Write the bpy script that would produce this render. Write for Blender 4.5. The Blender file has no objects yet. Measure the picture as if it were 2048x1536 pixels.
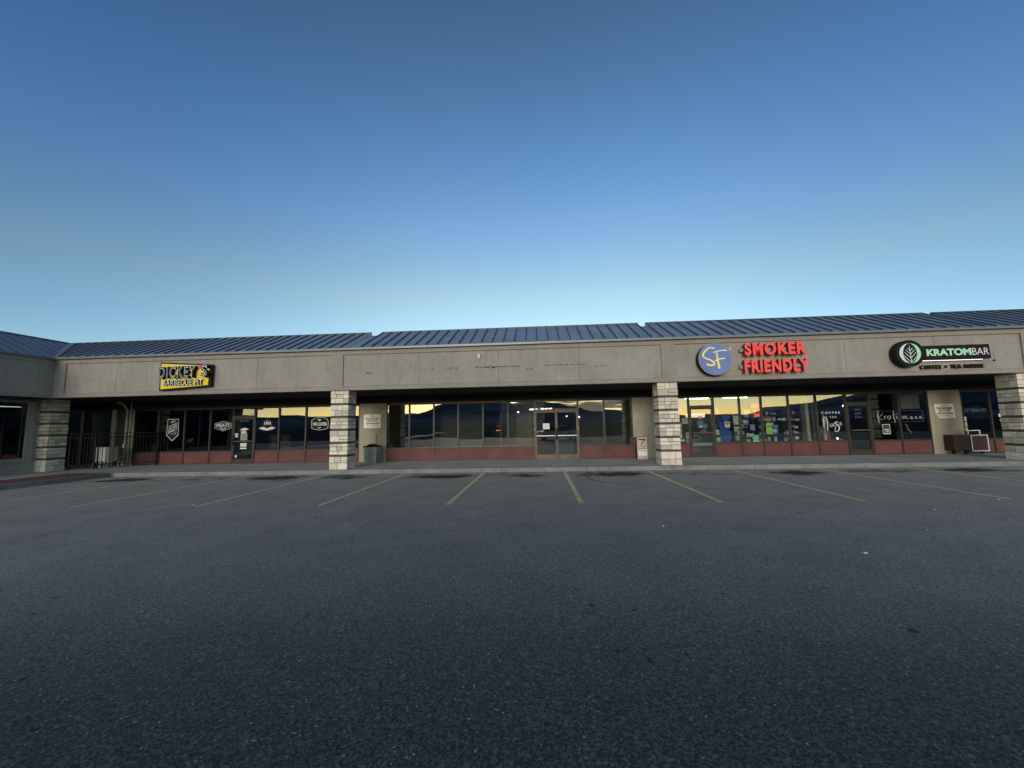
import bpy, bmesh, math, random
from mathutils import Vector, Matrix
R = math.radians
rnd = random.Random(7)
sc = bpy.context.scene
COL = sc.collection

# ------------------------------------------------------------------ camera, sky, sun, exposure
F_PX = 799.3; PIT = R(5.853); ROLL = R(-1.141); YAW = R(-3.729); EYE = 1.63
cam = bpy.data.cameras.new('camera')
cam.sensor_fit = 'HORIZONTAL'; cam.sensor_width = 36.0; cam.lens = 36.0 * F_PX / 2048.0
cam.clip_start = 0.05; cam.clip_end = 30000
co = bpy.data.objects.new('camera', cam); COL.objects.link(co); sc.camera = co
fw = Vector((math.sin(YAW) * math.cos(PIT), math.cos(YAW) * math.cos(PIT), math.sin(PIT)))
rt = Vector((math.cos(YAW), -math.sin(YAW), 0)); up = rt.cross(fw)
r2 = math.cos(ROLL) * rt + math.sin(ROLL) * up; u2 = -math.sin(ROLL) * rt + math.cos(ROLL) * up
m = Matrix((r2, u2, -fw)).transposed().to_4x4(); m.translation = (0, 0, EYE); co.matrix_world = m

SUN_EL, SUN_AZ = 6.0, 188.0
world = bpy.data.worlds.new('World'); sc.world = world; world.use_nodes = True
wn = world.node_tree; bg = wn.nodes['Background']
sky = wn.nodes.new('ShaderNodeTexSky'); sky.sky_type = 'NISHITA'; sky.sun_disc = False
sky.sun_elevation = R(SUN_EL); sky.sun_rotation = R(SUN_AZ)
sky.altitude = 1400; sky.air_density = 1.0; sky.dust_density = 0.45; sky.ozone_density = 2.0
gam = wn.nodes.new('ShaderNodeGamma'); gam.inputs[1].default_value = 1.15
wn.links.new(sky.outputs[0], gam.inputs[0])
# low haze whitens the sky towards the horizon, in every direction alike
wtc = wn.nodes.new('ShaderNodeTexCoord'); wsp = wn.nodes.new('ShaderNodeSeparateXYZ'); wn.links.new(wtc.outputs['Generated'], wsp.inputs[0])
ramp = wn.nodes.new('ShaderNodeValToRGB'); wn.links.new(wsp.outputs[2], ramp.inputs[0]); cr_ = ramp.color_ramp
stops = [(0.0, (1.85, 1.40, 1.0)), (0.20, (1.78, 1.42, 1.12)), (0.31, (1.93, 1.47, 1.05)), (0.463, (1.54, 1.41, 1.32)), (0.588, (1.20, 1.28, 1.30)), (0.755, (.98, 1.0, 1.02)), (1.0, (.9, .9, .9))]
while len(cr_.elements) < len(stops): cr_.elements.new(.5)
for e_, (p_, c_) in zip(cr_.elements, stops): e_.position = p_; e_.color = (*[v / 2 for v in c_], 1)
wmul = wn.nodes.new('ShaderNodeVectorMath'); wmul.operation = 'MULTIPLY'; wsc = wn.nodes.new('ShaderNodeVectorMath'); wsc.operation = 'SCALE'; wsc.inputs['Scale'].default_value = 2.0
def wside():
    ax = wn.nodes.new('ShaderNodeMath'); ax.operation = 'ABSOLUTE'; wn.links.new(wsp.outputs[0], ax.inputs[0])
    q = wn.nodes.new('ShaderNodeMapRange'); q.interpolation_type = 'SMOOTHSTEP'; wn.links.new(ax.outputs[0], q.inputs[0])
    for i_, q_ in enumerate((.15, .95, 0, 1)): q.inputs[i_ + 1].default_value = q_
    x = wn.nodes.new('ShaderNodeMix'); x.data_type = 'RGBA'; x.blend_type = 'MIX'
    fr_ = wn.nodes.new('ShaderNodeMapRange'); fr_.interpolation_type = 'SMOOTHSTEP'; wn.links.new(wsp.outputs[1], fr_.inputs[0])
    for i_, q_ in enumerate((-.3, .3, 0, 1)): fr_.inputs[i_ + 1].default_value = q_
    mm_ = wn.nodes.new('ShaderNodeMath'); mm_.operation = 'MULTIPLY'; wn.links.new(q.outputs[0], mm_.inputs[0]); wn.links.new(fr_.outputs[0], mm_.inputs[1]); wn.links.new(mm_.outputs[0], x.inputs[0])
    x.inputs[6].default_value = (1, 1, 1, 1); x.inputs[7].default_value = (.59, .72, .89, 1); y = wn.nodes.new('ShaderNodeVectorMath'); y.operation = 'MULTIPLY'
    wn.links.new(gam.outputs[0], y.inputs[0]); wn.links.new(x.outputs[2], y.inputs[1]); return y.outputs[0]
wn.links.new(wside(), wmul.inputs[0]); wn.links.new(ramp.outputs[0], wmul.inputs[1]); wn.links.new(wmul.outputs[0], wsc.inputs[0])
# low dark cloud bars over the hills behind the camera, to the right of the sunset
def wmap(v, a, b, lo, hi):
    x = wn.nodes.new('ShaderNodeMapRange'); x.interpolation_type = 'SMOOTHSTEP'; wn.links.new(v, x.inputs[0])
    for i_, q_ in enumerate((a, b, lo, hi)): x.inputs[i_ + 1].default_value = q_
    return x.outputs[0]
def wmath(op, a, b):
    x = wn.nodes.new('ShaderNodeMath'); x.operation = op
    for i_, q_ in enumerate((a, b)):
        if hasattr(q_, 'is_output'): wn.links.new(q_, x.inputs[i_])
        else: x.inputs[i_].default_value = q_
    return x.outputs[0]
cmp_ = wn.nodes.new('ShaderNodeMapping'); cmp_.inputs['Scale'].default_value = (5, 5, 60); wn.links.new(wtc.outputs['Generated'], cmp_.inputs[0])
cno = wn.nodes.new('ShaderNodeTexNoise'); cno.inputs['Scale'].default_value = 1.3; cno.inputs['Detail'].default_value = 5; wn.links.new(cmp_.outputs[0], cno.inputs['Vector'])
cm_ = wmath('MULTIPLY', wmap(cno.outputs[0], .46, .54, 0, .93), wmath('MULTIPLY', wmap(wsp.outputs[2], .085, .07, 0, 1), wmath('MULTIPLY', wmap(wsp.outputs[1], -.3, -.6, 0, 1), wmath('MULTIPLY', wmap(wsp.outputs[0], .02, .07, 0, 1), wmap(wsp.outputs[0], .32, .25, 0, 1)))))
cmix = wn.nodes.new('ShaderNodeMix'); cmix.data_type = 'RGBA'; wn.links.new(cm_, cmix.inputs[0]); wn.links.new(wsc.outputs[0], cmix.inputs[6]); cmix.inputs[7].default_value = (.9, 1.0, 1.3, 1)
wn.links.new(cmix.outputs[2], bg.inputs[0])
bg.inputs[1].default_value = 0.15
sun = bpy.data.lights.new('sun', 'SUN'); sun.energy = 1.4; sun.angle = R(20); sun.color = (1.0, 0.87, 0.72)
so = bpy.data.objects.new('sun', sun); COL.objects.link(so)
# light travels from behind the camera towards the shops
d = Vector((-math.sin(R(SUN_AZ)) * math.cos(R(11)), -math.cos(R(SUN_AZ)) * math.cos(R(11)), -math.sin(R(11))))
so.rotation_euler = d.to_track_quat('-Z', 'Y').to_euler()
sc.view_settings.view_transform = 'Standard'; sc.view_settings.look = 'None'
sc.view_settings.exposure = 0.32; sc.view_settings.gamma = 1.0
sc.cycles.max_bounces = 8; sc.cycles.transparent_max_bounces = 12
sc.cycles.sample_clamp_indirect = 6

# ------------------------------------------------------------------ materials
def mat_new(name):
    m = bpy.data.materials.new(name); m.use_nodes = True
    return m, m.node_tree, m.node_tree.nodes['Principled BSDF']
def simple(name, col, rough=0.6, metal=0.0, emit=None, es=0.0, var=0.12, scale=6.0, bump=0.0, bscale=60.0, spec=0.5):
    m, nt, p = mat_new(name)
    p.inputs['Roughness'].default_value = rough; p.inputs['Metallic'].default_value = metal
    p.inputs['Specular IOR Level'].default_value = spec
    tc = nt.nodes.new('ShaderNodeTexCoord')
    if var > 0:
        n = nt.nodes.new('ShaderNodeTexNoise'); n.inputs['Scale'].default_value = scale; n.inputs['Detail'].default_value = 6
        nt.links.new(tc.outputs['Object'], n.inputs['Vector'])
        mp = nt.nodes.new('ShaderNodeMapRange'); mp.inputs[1].default_value = 0.3; mp.inputs[2].default_value = 0.7
        mp.inputs[3].default_value = 1 - var; mp.inputs[4].default_value = 1 + var
        nt.links.new(n.outputs[0], mp.inputs[0])
        vm = nt.nodes.new('ShaderNodeVectorMath'); vm.operation = 'SCALE'; vm.inputs[0].default_value = col[:3]
        nt.links.new(mp.outputs[0], vm.inputs['Scale']); nt.links.new(vm.outputs[0], p.inputs['Base Color'])
    else:
        p.inputs['Base Color'].default_value = (*col[:3], 1)
    if bump > 0:
        b = nt.nodes.new('ShaderNodeBump'); b.inputs['Strength'].default_value = bump; b.inputs['Distance'].default_value = 0.01
        n2 = nt.nodes.new('ShaderNodeTexNoise'); n2.inputs['Scale'].default_value = bscale; n2.inputs['Detail'].default_value = 4
        nt.links.new(tc.outputs['Object'], n2.inputs['Vector'])
        nt.links.new(n2.outputs[0], b.inputs['Height']); nt.links.new(b.outputs[0], p.inputs['Normal'])
    if emit:
        p.inputs['Emission Color'].default_value = (*emit, 1); p.inputs['Emission Strength'].default_value = es
    return m
class NT:
    """tiny helper to chain nodes"""
    def __init__(s, nt): s.nt = nt
    def n(s, t, **kw):
        x = s.nt.nodes.new(t)
        for k, v in kw.items(): setattr(x, k, v)
        return x
    def set(s, inp, v):
        if hasattr(v, 'is_output'): s.nt.links.new(v, inp)
        else: inp.default_value = v
    def math(s, op, a, b=0.0, clamp=False):
        x = s.n('ShaderNodeMath', operation=op, use_clamp=clamp); s.set(x.inputs[0], a); s.set(x.inputs[1], b); return x.outputs[0]
    def noise(s, vec, scale, detail=4, rough=0.5):
        x = s.n('ShaderNodeTexNoise'); s.set(x.inputs['Vector'], vec); x.inputs['Scale'].default_value = scale
        x.inputs['Detail'].default_value = detail; x.inputs['Roughness'].default_value = rough; return x.outputs[0]
    def vor(s, vec, scale, feature='F1', out='Distance'):
        x = s.n('ShaderNodeTexVoronoi', feature=feature); s.set(x.inputs['Vector'], vec); x.inputs['Scale'].default_value = scale
        return x.outputs[out]
    def step(s, v, a, b, lo=0.0, hi=1.0):
        x = s.n('ShaderNodeMapRange', interpolation_type='SMOOTHSTEP'); s.set(x.inputs[0], v)
        for i, q in enumerate((a, b, lo, hi)): x.inputs[i + 1].default_value = q
        return x.outputs[0]
    def mix(s, f, a, b):
        x = s.n('ShaderNodeMix', data_type='RGBA'); s.set(x.inputs[0], f)
        for i, q in ((6, a), (7, b)):
            if isinstance(q, tuple): x.inputs[i].default_value = (*q[:3], 1)
            else: s.nt.links.new(q, x.inputs[i])
        return x.outputs[2]

def asphalt():
    m, nt, p = mat_new('asphalt'); h = NT(nt)
    o = h.n('ShaderNodeTexCoord').outputs['Object']
    sp = h.n('ShaderNodeSeparateXYZ'); nt.links.new(o, sp.inputs[0]); X, Y = sp.outputs[0], sp.outputs[1]
    big = h.noise(o, 0.16, 5, 0.6); mid = h.noise(o, 1.3, 6, 0.6); fine = h.noise(o, 60, 4, 0.75); grit = h.vor(o, 42)
    c = h.mix(h.step(big, .3, .7), (0.055, 0.060, 0.063), (0.076, 0.081, 0.084))
    c = h.mix(h.math('MULTIPLY', h.step(mid, .45, .75), .35), c, (0.075, 0.080, 0.088))
    # aggregate: dark pits and pale stones
    c = h.mix(h.step(fine, .36, .64, .0, 1.0), h.mix(.80, c, (0.012, 0.013, 0.015)), h.mix(.45, c, (0.19, 0.195, 0.20)))
    vc = h.n('ShaderNodeTexVoronoi'); h.set(vc.inputs['Vector'], o); vc.inputs['Scale'].default_value = 85
    vs = h.n('ShaderNodeSeparateColor'); nt.links.new(vc.outputs['Color'], vs.inputs[0]); cell = vs.outputs[0]
    c = h.mix(h.step(cell, .45, .0, 0, .85), c, (0.008, 0.009, 0.010)); c = h.mix(h.step(cell, .78, 1.0, 0, .34), c, (0.26, 0.265, 0.27))
    vc2 = h.n('ShaderNodeTexVoronoi'); h.set(vc2.inputs['Vector'], o); vc2.inputs['Scale'].default_value = 58
    vs2 = h.n('ShaderNodeSeparateColor'); nt.links.new(vc2.outputs['Color'], vs2.inputs[0]); cell2 = vs2.outputs[1]
    c = h.mix(h.step(cell2, .35, .0, 0, .7), c, (0.010, 0.011, 0.012)); c = h.mix(h.step(cell2, .86, 1.0, 0, .35), c, (0.24, 0.245, 0.25))
    g2 = h.noise(o, 22, 3, .7); c = h.mix(h.step(g2, .3, .7, .55, 0), c, (0.018, 0.019, 0.021))
    st = h.step(h.vor(o, 30), .22, .10)
    st = h.math('MULTIPLY', st, h.step(h.noise(o, 14, 2), .56, .66))
    c = h.mix(h.math('MULTIPLY', st, .9), c, (0.55, 0.56, 0.57))
    # gum and drip spots
    wob = h.n('ShaderNodeVectorMath', operation='ADD')
    nz = h.n('ShaderNodeTexNoise'); nt.links.new(o, nz.inputs[0]); nz.inputs['Scale'].default_value = 5
    sc_ = h.n('ShaderNodeVectorMath', operation='SCALE'); nt.links.new(nz.outputs['Color'], sc_.inputs[0]); sc_.inputs['Scale'].default_value = .12
    nt.links.new(o, wob.inputs[0]); nt.links.new(sc_.outputs[0], wob.inputs[1])
    spt = h.step(h.vor(wob.outputs[0], 1.5), .085, .05)
    spt = h.math('MULTIPLY', spt, h.step(h.noise(o, .6, 2), .34, .44))
    spt2 = h.math('MULTIPLY', h.step(h.vor(wob.outputs[0], 2.6), .085, .05), h.step(h.noise(o, .35, 2), .42, .52))
    c = h.mix(h.math('MULTIPLY', h.math('MAXIMUM', spt, spt2), .85), c, (0.008, 0.009, 0.011))
    # oil patches, one in each stall near the kerb
    u = h.math('ADD', h.math('FLOORED_MODULO', h.math('ADD', X, 9.1 + 1.38 + 27.6), 2.77), -1.38)
    ph = h.noise(o, .55, 1)
    v = h.math('ADD', Y, -13.15)
    du = h.math('DIVIDE', u, .95); dv = h.math('DIVIDE', v, .55)
    r_ = h.math('SQRT', h.math('ADD', h.math('MULTIPLY', du, du), h.math('MULTIPLY', dv, dv)))
    r_ = h.math('ADD', r_, h.math('MULTIPLY', h.math('ADD', h.noise(o, 2.6, 6, .75), -.5), 3.6))
    r_ = h.math('ADD', r_, h.math('MULTIPLY', h.math('ADD', ph, -.5), 3.2))
    oil = h.math('MULTIPLY', h.step(r_, 1.15, .35), h.step(Y, 14.2, 13.9))
    c = h.mix(h.math('MULTIPLY', oil, .9), c, (0.010, 0.011, 0.013))
    # pale worn strip and scuffs in the stalls
    wear = h.math('MULTIPLY', h.step(h.noise(o, .9, 6, .65), .52, .68), h.step(Y, 8.5, 10.5))
    c = h.mix(h.math('MULTIPLY', wear, .28), c, (0.11, 0.115, 0.12))
    # hairline cracks
    cr = h.step(h.vor(wob.outputs[0], .33, 'DISTANCE_TO_EDGE'), .012, .004)
    cr = h.math('MULTIPLY', cr, h.step(h.noise(o, 1.7, 3), .5, .62))
    c = h.mix(h.math('MULTIPLY', cr, .3), c, (0.012, 0.013, 0.015))
    nt.links.new(c, p.inputs['Base Color'])
    h.set(p.inputs['Roughness'], h.step(mid, .3, .7, .80, .88))
    h.set(p.inputs['Specular IOR Level'], h.step(oil, 0, 1, .35, .1))
    b = h.n('ShaderNodeBump'); b.inputs['Strength'].default_value = .55; b.inputs['Distance'].default_value = .004
    dark_ = h.math('ADD', 1.0, h.math('MULTIPLY', h.math('MAXIMUM', h.math('MULTIPLY', oil, .85), h.math('MULTIPLY', h.math('MAXIMUM', spt, spt2), .8)), -1.0))
    h.set(p.inputs['Sheen Weight'], h.math('MULTIPLY', h.math('MULTIPLY', dark_, h.math('ADD', .06, h.math('MULTIPLY', h.math('ADD', h.math('MULTIPLY', h.step(fine, .35, .65), .4), h.math('MULTIPLY', h.math('ADD', cell, cell2), .3)), .20))), h.math('MULTIPLY', h.step(mid, .3, .7, .85, 1.15), h.step(Y, 1.6, 4.5))))
    p.inputs['Sheen Roughness'].default_value = .5; p.inputs['Sheen Tint'].default_value = (.80, .87, .92, 1)
    h.set(b.inputs['Height'], h.math('ADD', fine, h.math('MULTIPLY', grit, .6))); nt.links.new(b.outputs[0], p.inputs['Normal'])
    return m
def concrete(name, base, stain=.5):
    m, nt, p = mat_new(name); h = NT(nt); o = h.n('ShaderNodeTexCoord').outputs['Object']
    a = h.noise(o, .9, 6, .65); f = h.noise(o, 45, 3); g = h.noise(o, 5, 5)
    c = h.mix(h.step(a, .35, .7), tuple(v * .72 for v in base), base)
    c = h.mix(h.math('MULTIPLY', h.step(g, .5, .7), stain * .5), c, tuple(v * .45 for v in base))
    c = h.mix(h.math('MULTIPLY', h.step(f, .4, .7), .3), c, tuple(min(1, v * 1.5) for v in base))
    nt.links.new(c, p.inputs['Base Color']); p.inputs['Roughness'].default_value = .85
    b = h.n('ShaderNodeBump'); b.inputs['Strength'].default_value = .4; b.inputs['Distance'].default_value = .004
    h.set(b.inputs['Height'], f); nt.links.new(b.outputs[0], p.inputs['Normal'])
    return m
def stucco(name, base, streak=.25):
    m, nt, p = mat_new(name); h = NT(nt); o = h.n('ShaderNodeTexCoord').outputs['Object']
    mp = h.n('ShaderNodeMapping'); nt.links.new(o, mp.inputs[0]); mp.inputs['Scale'].default_value = (3.0, 3.0, .5)
    s = h.noise(mp.outputs[0], 1.6, 6, .65); a = h.noise(o, .7, 5, .6); f = h.noise(o, 38, 5, .7); t = h.noise(o, 4.5, 5, .6)
    c = h.mix(h.step(a, .35, .7), tuple(v * .88 for v in base), tuple(v * 1.06 for v in base))
    c = h.mix(h.math('MULTIPLY', h.step(s, .48, .72), streak), c, tuple(v * .6 for v in base))
    c = h.mix(h.math('MULTIPLY', h.step(t, .5, .72), .35), c, tuple(v * 1.3 for v in base))
    c = h.mix(h.math('MULTIPLY', h.step(f, .35, .65), .25), c, tuple(v * .6 for v in base))
    nt.links.new(c, p.inputs['Base Color']); p.inputs['Roughness'].default_value = .9
    p.inputs['Specular IOR Level'].default_value = .25
    b = h.n('ShaderNodeBump'); b.inputs['Strength'].default_value = .5; b.inputs['Distance'].default_value = .006
    h.set(b.inputs['Height'], f); nt.links.new(b.outputs[0], p.inputs['Normal'])
    return m
def glass(name, refl, tint, wave=0.0, wscale=.9):
    m = bpy.data.materials.new(name); m.use_nodes = True; nt = m.node_tree
    nt.nodes.remove(nt.nodes['Principled BSDF']); h = NT(nt); out = nt.nodes['Material Output']
    tr = h.n('ShaderNodeBsdfTransparent'); tr.inputs[0].default_value = (*tint, 1)
    gl = h.n('ShaderNodeBsdfGlossy'); gl.inputs['Roughness'].default_value = 0.0; gl.inputs[0].default_value = (.96, .98, 1, 1)
    fr = h.n('ShaderNodeFresnel'); fr.inputs[0].default_value = 1.5
    mx = h.n('ShaderNodeMixShader')
    h.set(mx.inputs[0], h.math('ADD', h.math('MULTIPLY', fr.outputs[0], 1.0), refl, True))
    nt.links.new(tr.outputs[0], mx.inputs[1]); nt.links.new(gl.outputs[0], mx.inputs[2]); nt.links.new(mx.outputs[0], out.inputs[0])
    if wave > 0:
        o = h.n('ShaderNodeTexCoord').outputs['Object']
        b = h.n('ShaderNodeBump'); b.inputs['Strength'].default_value = 1; b.inputs['Distance'].default_value = wave
        h.set(b.inputs['Height'], h.noise(o, wscale, 1, .4))
        nt.links.new(b.outputs[0], gl.inputs['Normal'])
    return m
def stone_mat():
    m, nt, p = mat_new('pale_stone'); h = NT(nt); o = h.n('ShaderNodeTexCoord').outputs['Object']
    at = h.n('ShaderNodeAttribute'); at.attribute_name = 'tone'
    a = h.noise(o, 9, 6, .7); f = h.noise(o, 60, 4, .7)
    c = h.mix(h.step(at.outputs['Fac'], 0, 1), (0.52, 0.465, 0.375), (0.82, 0.755, 0.63))
    c = h.mix(h.math('MULTIPLY', h.step(a, .5, .75), .45), c, (0.45, 0.40, 0.32))
    c = h.mix(h.math('MULTIPLY', h.step(f, .5, .7), .25), c, (0.70, 0.67, 0.60))
    nt.links.new(c, p.inputs['Base Color']); p.inputs['Roughness'].default_value = .9
    b = h.n('ShaderNodeBump'); b.inputs['Strength'].default_value = .9; b.inputs['Distance'].default_value = .012
    h.set(b.inputs['Height'], h.math('ADD', a, h.math('MULTIPLY', f, .4))); nt.links.new(b.outputs[0], p.inputs['Normal'])
    return m
def paint_line():
    m, nt, p = mat_new('worn_yellow_paint'); h = NT(nt); o = h.n('ShaderNodeTexCoord').outputs['Object']
    n = h.noise(o, 26, 5, .75); k = h.noise(o, 3, 3)
    f = h.math('ADD', h.step(n, .42, .66), h.math('MULTIPLY', h.math('ADD', k, -.5), 1.2), True)
    p.inputs['Sheen Weight'].default_value = .25; p.inputs['Sheen Roughness'].default_value = .5; p.inputs['Sheen Tint'].default_value = (1, .9, .6, 1)
    nt.links.new(h.mix(f, (0.08, 0.078, 0.072), (0.44, 0.31, 0.13)), p.inputs['Base Color'])
    p.inputs['Roughness'].default_value = .8
    return m
M = {}
M['asphalt'] = asphalt()
M['walk'] = concrete('sidewalk_concrete', (0.46, 0.45, 0.425), .9)
M['kerb'] = concrete('kerb_concrete', (0.24, 0.237, 0.225), .9)
M['paver'] = concrete('red_paving', (0.17, 0.075, 0.06), .5)
M['fascia'] = stucco('grey_stucco', (0.325, 0.302, 0.268), .2)
M['fascia_panel'] = stucco('grey_stucco_panel', (0.352, 0.329, 0.294), .42)
M['beige'] = stucco('beige_aggregate_wall', (0.39, 0.36, 0.285), .4)
M['wingwall'] = stucco('grey_wing_wall', (0.36, 0.35, 0.32), .1)
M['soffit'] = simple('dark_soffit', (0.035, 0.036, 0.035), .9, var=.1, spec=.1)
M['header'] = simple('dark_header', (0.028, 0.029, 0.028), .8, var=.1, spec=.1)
M['roof'] = simple('blue_standing_seam_metal', (0.215, 0.262, 0.330), .38, .2, var=.12, scale=1.2, bump=.05, bscale=3)
M['rib'] = simple('dark_roof_rib', (0.050, 0.070, 0.105), .5, .2)
M['gutter'] = simple('grey_gutter', (0.19, 0.21, 0.225), .45, .3, scale=2)
M['stone'] = stone_mat()
M['mortar'] = simple('dark_mortar', (0.05, 0.045, 0.038), .95)
M['band'] = simple('dark_brick_band', (0.105, 0.075, 0.065), .9, var=.4, scale=20, bump=.5, bscale=30)
M['bronze'] = simple('bronze_frame', (0.042, 0.035, 0.030), .5, .25, scale=3)
M['bronze_l'] = simple('worn_bronze_frame', (0.13, 0.105, 0.082), .6, .2, scale=4, var=.25)
M['red_panel'] = simple('red_kick_panel', (0.130, 0.052, 0.050), .6, var=.18, scale=1.6, bump=.06, bscale=8, spec=.25)
M['black'] = simple('black_paint', (0.010, 0.010, 0.011), .6, spec=.2)
M['mblack'] = simple('matt_black', (0.010, 0.010, 0.011), .9)
M['white'] = simple('white_print', (0.78, 0.78, 0.76), .6, var=.05)
M['cream'] = simple('cream_paint', (0.60, 0.57, 0.45), .6)
M['decal'] = simple('grey_white_decal', (0.62, 0.63, 0.64), .6, var=.05)
M['soft_decal'] = simple('soft_decal', (.42, .42, .41), .7, var=.05)
M['dim_decal'] = simple('faded_decal', (0.16, 0.16, 0.16), .7, var=.1)
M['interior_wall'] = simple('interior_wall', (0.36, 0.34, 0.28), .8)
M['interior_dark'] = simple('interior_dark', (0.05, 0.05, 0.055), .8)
M['floor_in'] = simple('interior_floor', (0.10, 0.095, 0.085), .5)
M['ceil_in'] = simple('interior_ceiling', (0.30, 0.30, 0.28), .8)
M['doorwood'] = simple('beige_door', (0.48, 0.43, 0.31), .6)
M['lamp'] = simple('lit_tube', (.9, .9, .9), .5, emit=(1.0, .97, .90), es=9.0, var=0)
M['lamp_s'] = simple('lit_small_lamp', (.9, .9, .9), .5, emit=(1.0, .97, .90), es=22.0, var=0)
M['neon_red'] = simple('lit_red', (.8, .1, .08), .5, emit=(1.0, .06, .035), es=2.2, var=0)
M['glow'] = simple('lit_pinkish_led', (.9, .9, .9), .5, emit=(1.0, .88, .92), es=1.6, var=0)
M['blueplastic'] = simple('blue_plastic', (0.030, 0.10, 0.38), .4, var=.08)
M['red_letter'] = simple('red_sign_face', (0.80, 0.075, 0.06), .4, emit=(.9, .06, .045), es=.16, var=.05)
M['red_edge'] = simple('dark_red_return', (0.10, 0.006, 0.006), .5)
M['yellow'] = simple('yellow_sign_face', (0.86, 0.62, 0.035), .45, var=.06)
M['silver'] = simple('silver_trim', (0.62, 0.66, 0.72), .4, .2)
M['sf_blue'] = simple('blue_sign_face', (0.14, 0.22, 0.50), .4, var=.12, scale=2)
M['sf_rim'] = simple('mauve_rim', (0.28, 0.24, 0.33), .4)
M['sf_yellow'] = simple('yellow_script', (0.88, 0.74, 0.22), .4, emit=(1, .8, .2), es=.10, var=.1)
M['green1'] = simple('pale_green_face', (0.42, 0.72, 0.50), .4, emit=(.4, .8, .5), es=.08, var=.05)
M['green2'] = simple('mint_face', (0.62, 0.82, 0.68), .4, var=.05)
M['green3'] = simple('green_face', (0.24, 0.60, 0.33), .4, emit=(.3, .8, .4), es=.05, var=.05)
M['concrete_bin'] = concrete('exposed_aggregate', (0.29, 0.28, 0.255), .6)
M['beigebox'] = simple('pinkish_beige_metal', (0.46, 0.36, 0.31), .55)
M['brownbox'] = simple('brown_box_side', (0.075, 0.062, 0.050), .6)
M['maroon'] = simple('maroon_board', (0.045, 0.014, 0.013), .5, var=.25)
M['leaf'] = simple('leaf_green', (0.055, 0.095, 0.045), .6, var=.4, scale=12)
M['bark'] = simple('bark', (0.06, 0.045, 0.035), .9)
M['leather'] = simple('tan_leather', (0.28, 0.13, 0.05), .6, var=.2)
M['wood'] = simple('brown_wood', (0.22, 0.12, 0.06), .6, var=.3)
M['pipe'] = simple('cream_pipe', (0.46, 0.44, 0.36), .5)
M['line'] = paint_line()
M['glass'] = glass('storefront_glass', .13, (.50, .54, .53), .0012, .8)
M['glass_clear'] = glass('clear_shop_glass', .12, (.92, .95, .93), .0015, .9)
M['glass_wavy'] = glass('wavy_storefront_glass', .15, (.72, .76, .74), .0032, .9)
M['glass_dark'] = glass('dark_glass', .12, (.22, .26, .27), .006)
M['mount'] = simple('mountain_forest', (0.085, 0.115, 0.155), .95, var=.7, scale=.002, spec=0)
M['far_ground'] = simple('dry_ground', (0.055, 0.058, 0.060), .95, var=.5, scale=.08, spec=0)
def colmat(c, em=0):
    k = 'c_%.2f_%.2f_%.2f' % c
    if k not in M: M[k] = simple('printed_' + k[2:].replace('.', ''), c, .5, var=.1, scale=20)
    return M[k]

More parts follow.
